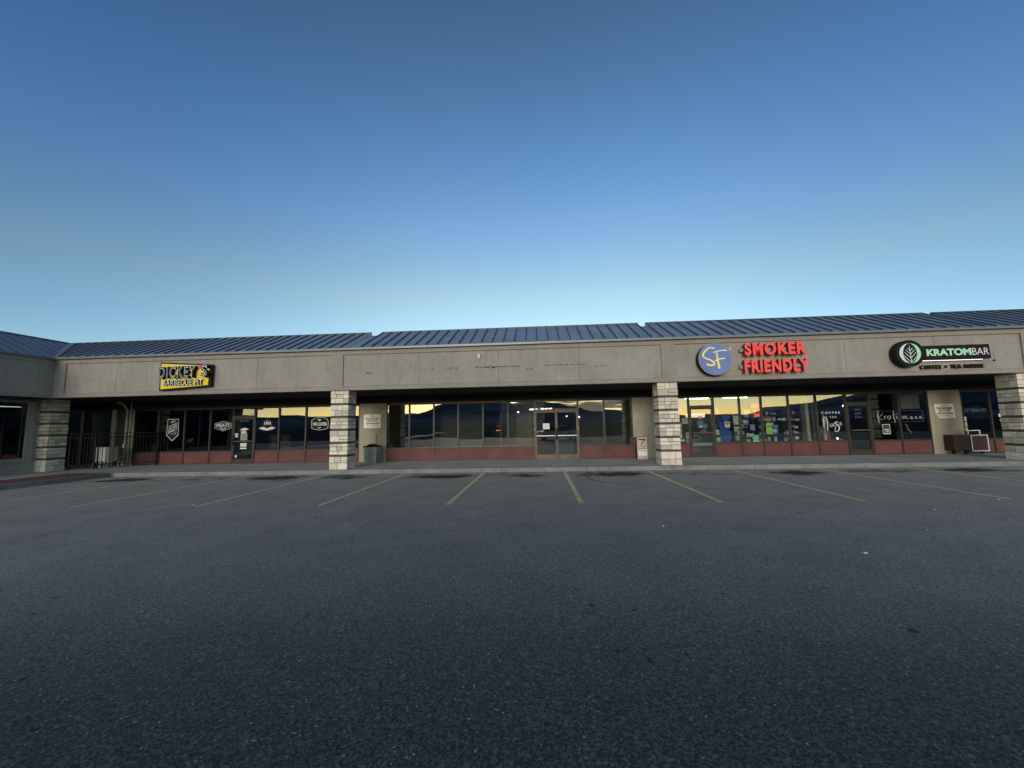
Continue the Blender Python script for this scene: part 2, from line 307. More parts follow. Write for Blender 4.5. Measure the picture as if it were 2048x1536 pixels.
# ------------------------------------------------------------------ mesh helpers
class MB:
    def __init__(s): s.v = []; s.f = []; s.mi = []; s.tone = []
    def add(s, vs, fs, mi=0, tone=.5):
        o = len(s.v); s.v += [tuple(v) for v in vs]; s.f += [tuple(i + o for i in f) for f in fs]
        s.mi += [mi] * len(fs); s.tone += [tone] * len(fs)
    def box(s, x0, x1, y0, y1, z0, z1, mi=0, tone=.5):
        v = [(x0, y0, z0), (x1, y0, z0), (x1, y1, z0), (x0, y1, z0), (x0, y0, z1), (x1, y0, z1), (x1, y1, z1), (x0, y1, z1)]
        s.add(v, [(0, 3, 2, 1), (4, 5, 6, 7), (0, 1, 5, 4), (1, 2, 6, 5), (2, 3, 7, 6), (3, 0, 4, 7)], mi, tone); return s
    def hexa(s, v, mi=0, tone=.5):
        s.add(v, [(0, 3, 2, 1), (4, 5, 6, 7), (0, 1, 5, 4), (1, 2, 6, 5), (2, 3, 7, 6), (3, 0, 4, 7)], mi, tone); return s
    def poly(s, pts, mi=0): s.add(pts, [tuple(range(len(pts)))], mi); return s
    def prism(s, pts, y0, y1, mi=0, side=None):
        """pts (x, z) outline, counter-clockwise seen from -Y, extruded from y0 (front) to y1"""
        n = len(pts); v = [(a, y0, b) for a, b in pts] + [(a, y1, b) for a, b in pts]; o = len(s.v); s.v += v
        s.f.append(tuple(o + i for i in range(n))); s.mi.append(mi); s.tone.append(.5)
        s.f.append(tuple(o + n + i for i in reversed(range(n)))); s.mi.append(mi if side is None else side); s.tone.append(.5)
        for i in range(n):
            j = (i + 1) % n
            s.f.append((o + j, o + i, o + n + i, o + n + j)); s.mi.append(mi if side is None else side); s.tone.append(.5)
        return s
    def ring(s, pts, w, y0, y1, mi=0):
        """outline frame of width w following pts"""
        n = len(pts); cx = sum(p[0] for p in pts) / n; cz = sum(p[1] for p in pts) / n
        for i in range(n):
            a, b = Vector(pts[i]), Vector(pts[(i + 1) % n])
            ia = a + (Vector((cx, cz)) - a).normalized() * w; ib = b + (Vector((cx, cz)) - b).normalized() * w
            s.prism([tuple(a), tuple(b), tuple(ib), tuple(ia)], y0, y1, mi)
        return s
    def tube(s, pts, r, n=8, mi=0, cap=True):
        P = [Vector(p) for p in pts]; rr = r if isinstance(r, (list, tuple)) else [r] * len(P); o = len(s.v)
        for i, p in enumerate(P):
            t = (P[min(i + 1, len(P) - 1)] - P[max(i - 1, 0)]).normalized()
            a = t.orthogonal().normalized() if i == 0 else (a - t * a.dot(t)).normalized()
            b = t.cross(a)
            for k in range(n):
                q = 2 * math.pi * k / n; s.v.append(tuple(p + (a * math.cos(q) + b * math.sin(q)) * rr[i]))
        for i in range(len(P) - 1):
            for k in range(n):
                k2 = (k + 1) % n; s.f.append((o + i * n + k, o + i * n + k2, o + (i + 1) * n + k2, o + (i + 1) * n + k)); s.mi.append(mi); s.tone.append(.5)
        if cap:
            s.f.append(tuple(o + k for k in reversed(range(n)))); s.f.append(tuple(o + (len(P) - 1) * n + k for k in range(n))); s.mi += [mi] * 2; s.tone += [.5] * 2
        return s
    def lathe(s, prof, c, n=20, mi=0):
        o = len(s.v)
        for r, z in prof:
            for k in range(n):
                q = 2 * math.pi * k / n; s.v.append((c[0] + r * math.cos(q), c[1] + r * math.sin(q), c[2] + z))
        for i in range(len(prof) - 1):
            for k in range(n):
                k2 = (k + 1) % n; s.f.append((o + i * n + k, o + i * n + k2, o + (i + 1) * n + k2, o + (i + 1) * n + k)); s.mi.append(mi); s.tone.append(.5)
        s.f.append(tuple(o + k for k in reversed(range(n)))); s.f.append(tuple(o + (len(prof) - 1) * n + k for k in range(n))); s.mi += [mi] * 2; s.tone += [.5] * 2
        return s
    def stroke(s, pts, w, y0, y1, mi=0, sub=6):
        """flat brush stroke in the XZ plane through pts (x, z[, width factor])"""
        P = [Vector((p[0], p[1])) for p in pts]; W = [p[2] if len(p) > 2 else 1 for p in pts]; Q = []
        for i in range(len(P) - 1):
            a, b, c, d_ = P[max(i - 1, 0)], P[i], P[i + 1], P[min(i + 2, len(P) - 1)]
            for k in range(sub):
                t = k / sub; Q.append((.5 * ((2 * b) + (c - a) * t + (2 * a - 5 * b + 4 * c - d_) * t * t + (3 * b - a - 3 * c + d_) * t ** 3), W[i] * (1 - t) + W[i + 1] * t))
        Q.append((P[-1], W[-1])); o = len(s.v); n = len(Q)
        for i, (q, ww) in enumerate(Q):
            t = (Q[min(i + 1, n - 1)][0] - Q[max(i - 1, 0)][0])
            t = t.normalized() if t.length > 1e-9 else Vector((1, 0)); nn = Vector((-t.y, t.x)) * w * ww / 2
            for (e, y) in ((q + nn, y0), (q - nn, y0), (q - nn, y1), (q + nn, y1)): s.v.append((e.x, y, e.y))
        for i in range(n - 1):
            for k in range(4):
                k2 = (k + 1) % 4; s.f.append((o + i * 4 + k, o + i * 4 + k2, o + (i + 1) * 4 + k2, o + (i + 1) * 4 + k)); s.mi.append(mi); s.tone.append(.5)
        s.f.append((o, o + 3, o + 2, o + 1)); e = o + (n - 1) * 4; s.f.append((e, e + 1, e + 2, e + 3)); s.mi += [mi] * 2; s.tone += [.5] * 2
        return s
    def build(s, name, mats, parent=None, smooth=False, origin=None, fixn=True):
        me = bpy.data.meshes.new(name); o0 = Vector(origin) if origin else Vector((0, 0, 0))
        me.from_pydata([tuple(Vector(v) - o0) for v in s.v], [], s.f)
        for mt in (mats if isinstance(mats, (list, tuple)) else [mats]): me.materials.append(mt)
        me.polygons.foreach_set('material_index', s.mi)
        if smooth: me.polygons.foreach_set('use_smooth', [True] * len(me.polygons))
        at = me.attributes.new('tone', 'FLOAT', 'FACE'); at.data.foreach_set('value', s.tone)
        if fixn:
            b = bmesh.new(); b.from_mesh(me); bmesh.ops.recalc_face_normals(b, faces=b.faces); b.to_mesh(me); b.free()
        me.update(); ob = bpy.data.objects.new(name, me); COL.objects.link(ob)
        if origin: ob.location = o0
        if parent:
            ob.parent = parent; ob.location = o0 - wloc(parent)
        return ob
def wloc(o):
    v = Vector(o.location)
    while o.parent: o = o.parent; v += Vector(o.location)
    return v
def bx(name, mat, parent, *a):
    return MB().box(*a).build(name, mat, parent)
def thing(name, label, cat, loc=(0, 0, 0), group=None):
    o = bpy.data.objects.new(name, None); COL.objects.link(o); o.location = loc; o.empty_display_size = .2
    return tag(o, label, cat, group)
def tag(o, label, cat, group=None, kind=None):
    o['label'] = label; o['category'] = cat
    if group: o['group'] = group
    if kind: o['kind'] = kind
    return o
def struct(o, label=None):
    o['kind'] = 'structure'
    if label: o['label'] = label; o['category'] = label.split()[-1]
    return o

def text_raw(txt, extrude=.5, offset=0.0, shear=0.0, spacing=1.0):
    cu = bpy.data.curves.new('t', 'FONT'); cu.body = txt; cu.extrude = extrude; cu.offset = offset; cu.shear = shear
    cu.space_character = spacing; cu.resolution_u = 3
    ob = bpy.data.objects.new('t', cu); COL.objects.link(ob)
    me = bpy.data.meshes.new_from_object(ob.evaluated_get(bpy.context.evaluated_depsgraph_get()))
    bpy.data.objects.remove(ob); bpy.data.curves.remove(cu)
    b = bmesh.new(); b.from_mesh(me); bmesh.ops.remove_doubles(b, verts=b.verts, dist=1e-5); bpy.data.meshes.remove(me)
    return b
def fit_text(name, txt, x0, x1, z0, z1, y0, y1, mats, parent, offset=0.0, shear=0.0, spacing=1.0, split=False, mirror=False, grow=0.0, rot=0.0, yaw_tilt=0.0):
    """lettering filling x0..x1, z0..z1; front face at y0, back at y1; mats[0] faces, mats[1] sides"""
    b = text_raw(txt, .5, offset, shear, spacing)
    xs = [v.co.x for v in b.verts]; ys = [v.co.y for v in b.verts]; ax, bx_, ay, by_ = min(xs), max(xs), min(ys), max(ys)
    mats = mats if isinstance(mats, (list, tuple)) else [mats]
    for v in b.verts:
        u = (v.co.x - ax) / (bx_ - ax); w = (v.co.y - ay) / (by_ - ay); k = v.co.z
        if mirror: u = 1 - u
        x = x0 + u * (x1 - x0); z = z0 + w * (z1 - z0) + (x - x0) * rot
        v.co = Vector((x, y0 if k > 0 else y1, z))
    bmesh.ops.recalc_face_normals(b, faces=b.faces)
    if len(mats) > 1:
        for f in b.faces: f.material_index = 0 if abs(f.normal.y) > .9 else 1
    obs = []
    def out(bm_, nm):
        me = bpy.data.meshes.new(nm); bm_.to_mesh(me)
        for mt in mats: me.materials.append(mt)
        ob = bpy.data.objects.new(nm, me); COL.objects.link(ob); ob.parent = parent; ob.location = -wloc(parent) if parent else (0, 0, 0)
        obs.append(ob)
    if not split:
        out(b, name); b.free(); return obs[0]
    b.verts.ensure_lookup_table(); b.verts.index_update(); seen = set(); groups = []
    for v in b.verts:
        if v in seen: continue
        st = [v]; g = []
        seen.add(v)
        while st:
            q = st.pop(); g.append(q)
            for e in q.link_edges:
                w = e.other_vert(q)
                if w not in seen: seen.add(w); st.append(w)
        groups.append(g)
    groups.sort(key=lambda g: min(v.co.x for v in g))
    for g in groups:
        gs = set(g); nb = b.copy(); idx = {v.index for v in g}
        nb.verts.ensure_lookup_table()
        bmesh.ops.delete(nb, geom=[v for v in nb.verts if v.index not in idx], context='VERTS'); out(nb, name); nb.free()
    b.free(); return obs

# ------------------------------------------------------------------ ground, kerbs, pavements
YF, YW, SZ = 14.2, 17.45, 0.14          # fascia front, shop wall, pavement height
g = MB(); g.poly([(-6000, -9000, -.03), (6000, -9000, -.03), (6000, 3000, -.03), (-6000, 3000, -.03)])
struct(g.build('ground', M['far_ground'], fixn=False))
g = MB(); g.poly([(-70, -15, 0), (80, -15, 0), (80, 14.20, 0), (-70, 14.20, 0)])
struct(g.build('car_park', M['asphalt'], fixn=False))
w = MB()
joints = [-15.9, -13.2, -9.7, -6.2, -2.9, 0.38, 3.7, 7.2, 10.6, 14.1, 17.5, 24]
for a, b in zip(joints[:-1], joints[1:]): w.box(a + .006, b - .006, 14.32, YW + .02, .0, SZ)
w.box(-24, -15.906, 14.32, 17.47, 0, SZ)
struct(w.build('sidewalk', M['walk']))
k = MB(); xs = [-15.9, -13.0, -10.1, -7.2, -4.3, -1.35, 1.6, 4.5, 7.2, 9.9, 12.7, 15.6, 18.5, 24]
for a, b in zip(xs[:-1], xs[1:]):
    t = rnd.uniform(-.006, .006)
    k.hexa([(a + .006, 14.13 + t, 0), (b - .006, 14.13 + t, 0), (b - .006, 14.316, 0), (a + .006, 14.316, 0),
            (a + .006, 14.155 + t, SZ + .004), (b - .006, 14.155 + t, SZ + .004), (b - .006, 14.316, SZ + .004), (a + .006, 14.316, SZ + .004)])
struct(k.build('kerb', M['kerb']))
w = MB()
for a, b in ((-40, 2), (2, 5), (5, 8), (8, 11), (11, 14.316)): w.box(-20.1, -17.9, a + .006, b - .006, 0, SZ)
struct(w.build('sidewalk_of_wing', M['walk']))
w = MB()
for i in range(60):
    y1 = 14.316 - i * .5
    for j in range(6): w.box(-17.895 + j * .285, -17.895 + (j + 1) * .285 - .008, y1 - .492, y1, 0, SZ - .001)
struct(w.build('red_paving_strip', M['paver']))
w = MB()
for i in range(10):
    b = 14.13 - i * 3; a = b - 2.99
    w.box(-16.18, -15.98, a, b, 0, SZ + .003)
w.box(-16.18, -15.91, 14.135, 14.316, 0, SZ + .003)
struct(w.build('kerb_of_wing', M['kerb']))
# painted stall lines, each its own sheet
lx = [(-18.7, 8.5), (-15.95, 8.5), (-13.2, 8.45), (-10.42, 8.42), (-7.5, 8.42), (-4.72, 8.42), (-1.95, 8.42), (.83, 8.47), (3.62, 8.47), (6.35, 8.5), (9.12, 8.55), (11.9, 8.6), (14.7, 8.6)]
for x, y in lx:
    if x < -16: continue
    l = MB(); n = 12
    for i in range(n):
        a = y + (13.98 - y) * i / n; b = y + (13.98 - y) * (i + 1) / n
        l.poly([(x - .055, a, .004), (x + .055, a, .004), (x + .055, b, .004), (x - .055, b, .004)])
    struct(l.build('parking_line', M['line'], fixn=False))
arc = MB(); P = [(1.42 + 1.6 * (1 - math.cos(t * .13)) , 12.6 - 1.9 * math.sin(t * .13)) for t in range(0, 11)]
for i in range(10):
    (a, b), (c, d_) = P[i], P[i + 1]
    arc.poly([(a - .025, b, .005), (c - .025, d_, .005), (c + .025, d_, .005), (a + .025, b, .005)])
struct(arc.build('tyre_mark', simple('tyre_black', (.016, .017, .019), .8), fixn=False))

# ------------------------------------------------------------------ the hills behind the camera (seen in the shop glass)
def ridge(az):  # azimuth in degrees from straight behind, + to the right of the photo; returns elevation in degrees
    pts = [(-90, 1.2), (-50, 1.6), (-38, 1.75), (-30, 1.55), (-24, 1.5), (-21, 2.3), (-17, 2.0), (-15, 2.7), (-12, 3.2), (-6, 3.3), (-1, 3.5), (2.5, 3.1),
           (5, 2.5), (8, 1.9), (12, 1.5), (16, .95), (20, .85), (26.5, .95), (28.5, 1.5), (33, 1.65), (36.5, 2.4), (39, 3.4), (44, 4.0), (55, 3.2), (70, 2.2), (95, 1.5)]
    for (a, e), (b, f) in zip(pts[:-1], pts[1:]):
        if a <= az <= b: return e + (f - e) * (az - a) / (b - a)
    return 1.3
mm = MB(); NA, NR = 420, 12; D0, D1 = 2200, 5200
from mathutils import noise as mnoise
for i in range(NA + 1):
    az = -88 + 176 * i / NA
    for j in range(NR + 1):
        t = j / NR; rr = D0 + (D1 - D0) * t; x = math.sin(R(az)) * rr; y = -math.cos(R(az)) * rr
        hh = math.tan(R(ridge(az))) * D1 * (t ** 1.5)
        nz = mnoise.fractal(Vector((x * .0016, y * .0016, 3)), .8, 2.1, 6) * 14 * math.sin(math.pi * min(1, t * 1.02)) + mnoise.fractal(Vector((x * .006, y * .006, 9)), .8, 2, 4) * 4 * t
        mm.v.append((x, y, max(-1, hh + nz)))
for i in range(NA):
    for j in range(NR):
        a = i * (NR + 1) + j; mm.f.append((a, a + 1, a + NR + 2, a + NR + 1)); mm.mi.append(0); mm.tone.append(.5)
o = mm.build('hills', M['mount'], smooth=True); struct(o)

# ------------------------------------------------------------------ main building
B = thing('strip_mall_building', 'long grey stucco strip mall with blue seamed metal roof, stone pillars and dark glass shopfronts', 'building', (0, YW, 0))
XR = 24.0
def prt(mb, name, mat, parent=B, **kw): return mb.build(name, mat, parent, **kw)
# fascia: proud border ring with recessed panels
fas = MB(); fas.box(-19.0, XR, 14.285, 14.46, 3.02, 4.5)
fas.box(-18.75, XR, YF, 14.285, 4.345, 4.5)
fas.box(-18.75, XR, YF, 14.285, 3.02, 3.15)
cuts = [(-18.3, -7.66), (-7.18, 4.35), (4.84, 16.1), (16.6, 27.0)]
edges = [-18.75] + [c for p in cuts for c in p]
for a, b in ((-18.75, -18.3), (-7.66, -7.18), (4.35, 4.84), (16.1, 16.6)): fas.box(a, b, YF, 14.285, 3.15, 4.345)
fascia = prt(fas, 'fascia', M['fascia'])
# bevelled ledge under every recess and the recessed boards with open joints
seams = [(-18.3, -16.2, -13.3, -10.53, -7.66), (-7.18, -4.32, -1.41, 1.48, 4.35), (4.84, 7.7, 10.52, 13.39, 16.1), (16.6, 19.5, 22, XR)]
for row in seams:
    for a, b in zip(row[:-1], row[1:]):
        MB().box(a + .005, b - .005, 14.250, 14.2848, 3.19, 4.344).build('fascia_panel', M['fascia_panel'], fascia)
    a, b = row[0], row[-1]
    l = MB(); l.add([(a, YF + .001, 3.151), (b, YF + .001, 3.151), (b, 14.250, 3.19), (a, 14.250, 3.19), (a, 14.28, 3.151), (b, 14.28, 3.151)],
                    [(0, 1, 2, 3), (0, 3, 4), (1, 5, 2), (0, 4, 5, 1), (3, 2, 5, 4)])
    l.build('panel_ledge', M['fascia'], fascia)
# glue scars where older letters were taken down
sc_ = MB()
def scar(cx, cz, rx, rz, n, rng, dens=1.0):
    for i in range(n):
        x = cx + rng.uniform(-rx, rx); z = cz + rng.gauss(0, .4) * rz
        k = rng.randint(4, 6); s_ = rng.uniform(.010, .032) * dens; pts = []
        for q in range(k):
            t = 2 * math.pi * q / k; pts.append((x + math.cos(t) * s_ * rng.uniform(.6, 2.0), z + math.sin(t) * s_ * rng.uniform(.4, 1.0)))
        sc_.prism(pts, 14.2465, 14.2499)
rg = random.Random(3)
scar(-6.2, 3.64, .10, .03, 14, rg, .9)
for cx, cz, rx, n in ((-4.0, 3.72, .25, 10), (-3.1, 3.72, .25, 14)): scar(cx, cz, rx, .05, n, rg, .7)
for i in range(7):
    x = -2.15 + i * .23
    for q in range(13):
        t = R(20 + q * 11); scar(x + .1 * math.cos(t), 3.69 + .055 * math.sin(t), .008, .006, 1, rg, .9)
for i in range(7):
    x = .35 + i * .22
    for q in range(9):
        t = R(30 + q * 13); scar(x + .1 * math.cos(t), 3.70 + .045 * math.sin(t), .01, .006, 1, rg, .75)
scar(-1.2, 3.62, .6, .05, 18, rg, .6); scar(2.3, 3.66, .25, .03, 12, rg, .7); scar(-.25, 3.62, .15, .05, 10, rg, .8); scar(1.2, 3.62, .8, .03, 22, rg, .5)
sc_.build('glue_scars', simple('old_glue', (.055, .048, .040), .9), fascia)['kind'] = 'stuff'
# soffit and walls over the shopfronts
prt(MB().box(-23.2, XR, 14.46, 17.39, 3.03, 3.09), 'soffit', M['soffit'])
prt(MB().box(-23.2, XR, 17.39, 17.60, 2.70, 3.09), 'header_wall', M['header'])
prt(MB().box(-24, XR, 17.6, 27.0, 3.09, 3.3), 'flat_roof_deck', M['soffit'])
for a, b in ((-7.99, -6.75), (3.99, 5.30), (15.87, 17.12)):
    prt(MB().box(a, b, YW - .03, YW + .12, SZ, 2.70), 'beige_wall', M['beige'])
prt(MB().box(-19.12, -18.72, YW - .05, YW + .12, SZ, 2.70), 'beige_wall', M['beige'])
# eaves trim and roof
prt(MB().box(-18.66, XR, 14.08, 14.199, 4.505, 4.575), 'gutter', M['gutter'])
SL = (5.6 - 4.58) / (16.2 - 14.1)
def rz(y): return 4.58 + (y - 14.1) * SL
def roof_panel(xa0, xb0, xa1, xb1, yt=16.2, dz=0.0, valley=False):
    mb = MB()
    lo, hi = 14.1, yt
    v = [(xa0, lo, rz(lo) + dz), (xb0, lo, rz(lo) + dz), (xb1, hi, rz(hi) + dz), (xa1, hi, rz(hi) + dz)]
    mb.hexa([(p[0], p[1], p[2] - .06) for p in v] + v)
    ob = mb.build('roof_panel', M['roof'], B)
    rb = MB(); x = math.ceil(xa1 / .405) * .405 if xa1 < xa0 else xa0 + .02
    while x < xb0:
        y0 = 14.1
        if x < xa0: y0 = 14.1 + (xa0 - x) / (xa0 - xa1) * 2.1
        y1 = hi - .0
        if y1 - y0 > .1:
            a, c = rz(y0) + dz, rz(y1) + dz
            rb.hexa([(x - .014, y0, a), (x + .014, y0, a), (x + .014, y1, c), (x - .014, y1, c), (x - .014, y0, a + .05), (x + .014, y0, a + .05), (x + .014, y1, c + .05), (x - .014, y1, c + .05)])
        x += .405
    rb.build('roof_rib', M['rib'], ob)
    MB().box(min(xa0, xa1), xb0, hi - .02, hi + .05, rz(hi) + dz - .1, rz(hi) + dz + .055).build('ridge_cap', M['rib'], ob)
    return ob
roof_panel(-18.66, -6.98, -20.74, -6.98)
roof_panel(-6.50, 4.10, -6.50, 4.10)
roof_panel(4.40, 14.98, 4.40, 14.98)
roof_panel(15.28, XR, 15.28, XR)
for a, b in ((-6.98, -6.50), (4.10, 4.40), (14.98, 15.28)):
    v = [(a, 14.1, rz(14.1) - .012), (b, 14.1, rz(14.1) - .012), (b, 15.95, rz(15.95) - .03), (a, 15.95, rz(15.95) - .03)]
    mb = MB(); mb.hexa([(p[0], p[1], p[2] - .05) for p in v] + v); mb.build('roof_valley_pan', M['roof'], B)
bk = MB(); bk.hexa([(-21, 16.15, 3.1), (XR, 16.15, 3.1), (XR, 18.6, 3.1), (-21, 18.6, 3.1), (-21, 16.15, 5.32), (XR, 16.15, 5.32), (XR, 16.3, 5.32), (-21, 16.3, 5.32)])
prt(bk, 'roof_back', M['rib'])

# stone pillars
def pillar(x0, x1, y0, y1, seed):
    rg = random.Random(seed)
    core = MB().box(x0 + .02, x1 - .02, y0 + .02, y1 - .02, SZ, 3.029).build('stone_pillar', M['mortar'], B)
    zb = [.64, 1.11, 1.58, 2.05, 2.52, 2.99]; z = SZ; s = MB()
    for k, zt in enumerate(zb + [3.029]):
        top = zt - .035 if k < 6 else 3.027
        if k < 6 and k < 6:
            if zt < 2.9:
                bd = MB(); nb = 6
                for i in range(nb):
                    a = x0 + .006 + (x1 - x0 - .012) * i / nb; b = x0 + .006 + (x1 - x0 - .012) * (i + 1) / nb
                    bd.box(a + .002, b - .002, y0 + .006, y0 + .05, zt - .034, zt + .032)
                for i in range(4):
                    a = y0 + .052 + (y1 - y0 - .058) * i / 4; b = y0 + .052 + (y1 - y0 - .058) * (i + 1) / 4
                    bd.box(x1 - .05, x1 - .006, a + .002, b - .002, zt - .034, zt + .032); bd.box(x0 + .006, x0 + .05, a + .002, b - .002, zt - .034, zt + .032)
                bd.build('dark_brick_band', M['band'], core)
            else: continue
        h = top - z
        if k == 6: top = 3.027; h = top - z
        if h < .05: z = zt + .033; continue
        ns = rg.choice([2, 3, 3]) if h > .3 else 1
        cuts = sorted([z + h * (i + rg.uniform(-.12, .18)) / ns for i in range(1, ns)])
        zz = [z] + cuts + [top]
        for a, b in zip(zz[:-1], zz[1:]):
            j = .015
            for side in range(3):
                L = (x1 - x0) if side == 0 else (y1 - y0 - .05)
                n = rg.choice([2, 3, 3, 4]) if (b - a) < .15 else rg.choice([2, 3, 3])
                q = [0] + sorted([L * (i + rg.uniform(-.2, .2)) / n for i in range(1, n)]) + [L]
                for c, d_ in zip(q[:-1], q[1:]):
                    pr = rg.uniform(0, .014); tn = rg.random()
                    sub = [(a, b)]
                    if b - a > .18 and rg.random() < .25: mid = a + (b - a) * rg.uniform(.3, .6); sub = [(a, mid), (mid, b)]
                    for (e, f) in sub:
                        c1 = c + (j / 2 if c > 0 else (-pr if side == 0 else 0)); d1 = d_ - (j / 2 if d_ < L else (-pr if side == 0 else 0))
                        jj = lambda: rg.uniform(-.003, .003)
                        if side == 0: s.box(x0 + c1, x0 + d1, y0 - pr, y0 + .05, e + j / 2 + jj(), f - j / 2 + jj(), 0, tn)
                        elif side == 1: s.box(x1 - .05, x1 + pr, y0 + .051 + c1, y0 + .05 + d1, e + j / 2, f - j / 2, 0, tn)
                        else: s.box(x0 - pr, x0 + .05, y0 + .051 + c1, y0 + .05 + d1, e + j / 2, f - j / 2, 0, tn)
        z = zt + .033
    s.build('stone_facing', M['stone'], core)
    return core
pillar(-7.65, -7.0, 14.30, 14.92, 1); pillar(4.20, 4.87, 14.33, 14.97, 2); pillar(15.95, 16.62, 14.35, 14.99, 3); pillar(-20.22, -19.62, 14.85, 15.5, 4)

# shopfronts
def window(xa, xb, gl='glass', z0=SZ, sill=.68, zt=2.70, left=True, right=True, kick=True):
    s = .03; f = MB(); y0, y1 = YW - .05, YW + .06
    f.box(xa, xa + s, y0, y1, z0, zt); f.box(xb - s, xb, y0, y1, z0, zt)
    f.box(xa + s, xb - s, y0, y1, zt - .09, zt - .001); f.box(xa + s, xb - s, y0 - .002, y1, sill, sill + .055)
    if kick: f.box(xa + s, xb - s, y0 + .004, y1, z0, z0 + .035)
    fr = f.build('window', M['bronze'], B)
    pn = MB(); n = 5; tilt = rnd.uniform(-.0035, .0035); tl2 = rnd.uniform(-.0025, .0025)
    pn.box(xa + s, xb - s, YW, YW + .012, sill + .055, zt - .09)
    for i, v in enumerate(pn.v):
        pn.v[i] = (v[0], v[1] + (v[0] - (xa + xb) / 2) * tilt + (v[2] - 1.6) * tl2, v[2])
    p = pn.build('pane', M[gl], fr)
    if kick:
        MB().box(xa + s + .002, xb - s - .002, YW - .02, YW + .03, z0 + .035, sill).build('kick_panel', M['red_panel'], fr)
    return fr
def door(xa, xb, gl='glass', zh=2.22, mat='bronze', handle='right', label=None, sign=None, mid=1.12):
    f = MB(); s = .045; y0, y1 = YW - .045, YW + .055
    f.box(xa, xa + s, y0, y1, SZ + .01, zh); f.box(xb - s, xb, y0, y1, SZ + .01, zh)
    f.box(xa + s, xb - s, y0, y1, zh - .09, zh); f.box(xa + s, xb - s, y0, y1, SZ + .01, SZ + .20)
    dr = f.build('door', M[mat], B)
    if label: dr['label'] = label
    MB().box(xa + s, xb - s, YW, YW + .012, SZ + .20, zh - .09).build('pane', M[gl], dr)
    MB().box(xa + s, xb - s, YW - .06, YW - .03, mid, mid + .035).build('push_bar', M['silver'] if mat != 'bronze' else M['bronze_l'], dr)
    hx = xb - s / 2 if handle == 'right' else xa + s / 2
    h_ = MB(); h_.tube([(hx, y0 - .001, .98), (hx, y0 - .07, 1.0), (hx, y0 - .07, 1.40), (hx, y0 - .001, 1.42)], .016)
    h_.build('door_handle', M['black'], dr, smooth=True)
    return dr
def door_frame(xa, xb, mat, zh=2.22, zt=2.70, gl='glass'):
    f = MB(); s = .045; y0, y1 = YW - .06, YW + .07
    f.box(xa, xa + s, y0, y1, SZ, zt); f.box(xb - s, xb, y0, y1, SZ, zt); f.box(xa + s, xb - s, y0, y1, zh + .004, zh + .075)
    f.box(xa + s, xb - s, y0, y1, zt - .09, zt - .001)
    fr = f.build('door_frame', M[mat], B)
    MB().box(xa + s, xb - s, YW, YW + .012, zh + .075, zt - .09).build('transom_pane', M[gl], fr)
    return fr
W = {}
# barbecue shop
for i, (a, b) in enumerate(((-18.72, -17.51), (-17.51, -16.25), (-16.25, -15.0), (-15.0, -13.9))): W['a%d' % i] = window(a, b, 'glass_dark')
door_frame(-13.9, -12.86, 'bronze', gl='glass_dark'); da = door(-13.855, -12.905, 'glass_dark', handle='left')
for i, (a, b) in enumerate(((-12.86, -11.73), (-11.73, -10.47), (-10.47, -9.23), (-9.23, -7.99))): W['b%d' % i] = window(a, b)
# empty middle unit
for i, (a, b) in enumerate(((-6.75, -5.72), (-5.72, -4.62), (-4.62, -3.54), (-3.54, -2.44), (-2.44, -1.35), (-1.35, -.2))): W['c%d' % i] = window(a, b, 'glass_wavy')
dfm = door_frame(-.2, 1.69, 'bronze_l', gl='glass_wavy')
dl = door(-.155, .740, 'glass', mat='bronze_l', handle='right'); dr_ = door(.750, 1.645, 'glass', mat='bronze_l', handle='left')
for i, (a, b) in enumerate(((1.69, 2.79), (2.79, 3.99))): W['d%d' % i] = window(a, b, 'glass_wavy')
# tobacco shop, then coffee shop
W['e0'] = window(5.30, 6.34, 'glass_clear')
door_frame(6.34, 7.36, 'bronze', gl='glass_clear'); de = door(6.385, 7.315, 'glass_clear', handle='left')
for i, (a, b) in enumerate(((7.36, 8.43), (8.43, 9.31), (9.31, 10.40), (10.40, 11.5), (11.5, 12.66))): W['f%d' % i] = window(a, b, 'glass_clear')
door_frame(12.66, 13.6, 'bronze'); dg = door(12.705, 13.555, handle='left')
for i, (a, b) in enumerate(((13.6, 14.72), (14.72, 15.87))): W['g%d' % i] = window(a, b, 'glass_dark')
for i, (a, b) in enumerate(((17.12, 18.2), (18.2, 19.3), (19.3, 20.4), (20.4, 24.0))): W['h%d' % i] = window(a, b, 'glass_dark')
# patio recess on the far left
W['p0'] = window(-22.9, -21.3, 'glass_dark', kick=False, sill=.30); W['p1'] = window(-21.25, -19.8, 'glass_dark', kick=False, sill=.30)
prt(MB().box(-21.3, -21.25, YW - .12, YW + .08, SZ, 2.70), 'post', M['pipe']); prt(MB().box(-19.8, -19.62, YW - .1, YW + .08, SZ, 2.70), 'post', M['pipe'])
prt(MB().box(-19.62, -19.12, YW - .01, YW + .08, SZ, 2.70), 'dark_wall', M['interior_dark'])
prt(MB().box(-22.9, -19.8, YW - .04, YW + .05, SZ, .30), 'dark_wall', M['interior_dark'])
pp = MB(); pp.tube([(-19.02, YW - .12, SZ), (-19.02, YW - .12, 2.66), (-19.02, YW - .3, 2.9), (-19.02, YW - .6, 3.02)], .045, 10)
pp.box(-19.09, -18.95, YW - .19, YW - .05, SZ, SZ + .22); prt(pp, 'downpipe', M['pipe'])
pp = MB(); pp.tube([(-18.86, YW - .10, SZ), (-18.86, YW - .10, 3.0)], .03, 10); prt(pp, 'downpipe', M['pipe'])
prt(MB().box(-19.0, -18.92, YW - .25, YW - .17, .95, 1.12), 'meter_box', M['white'])
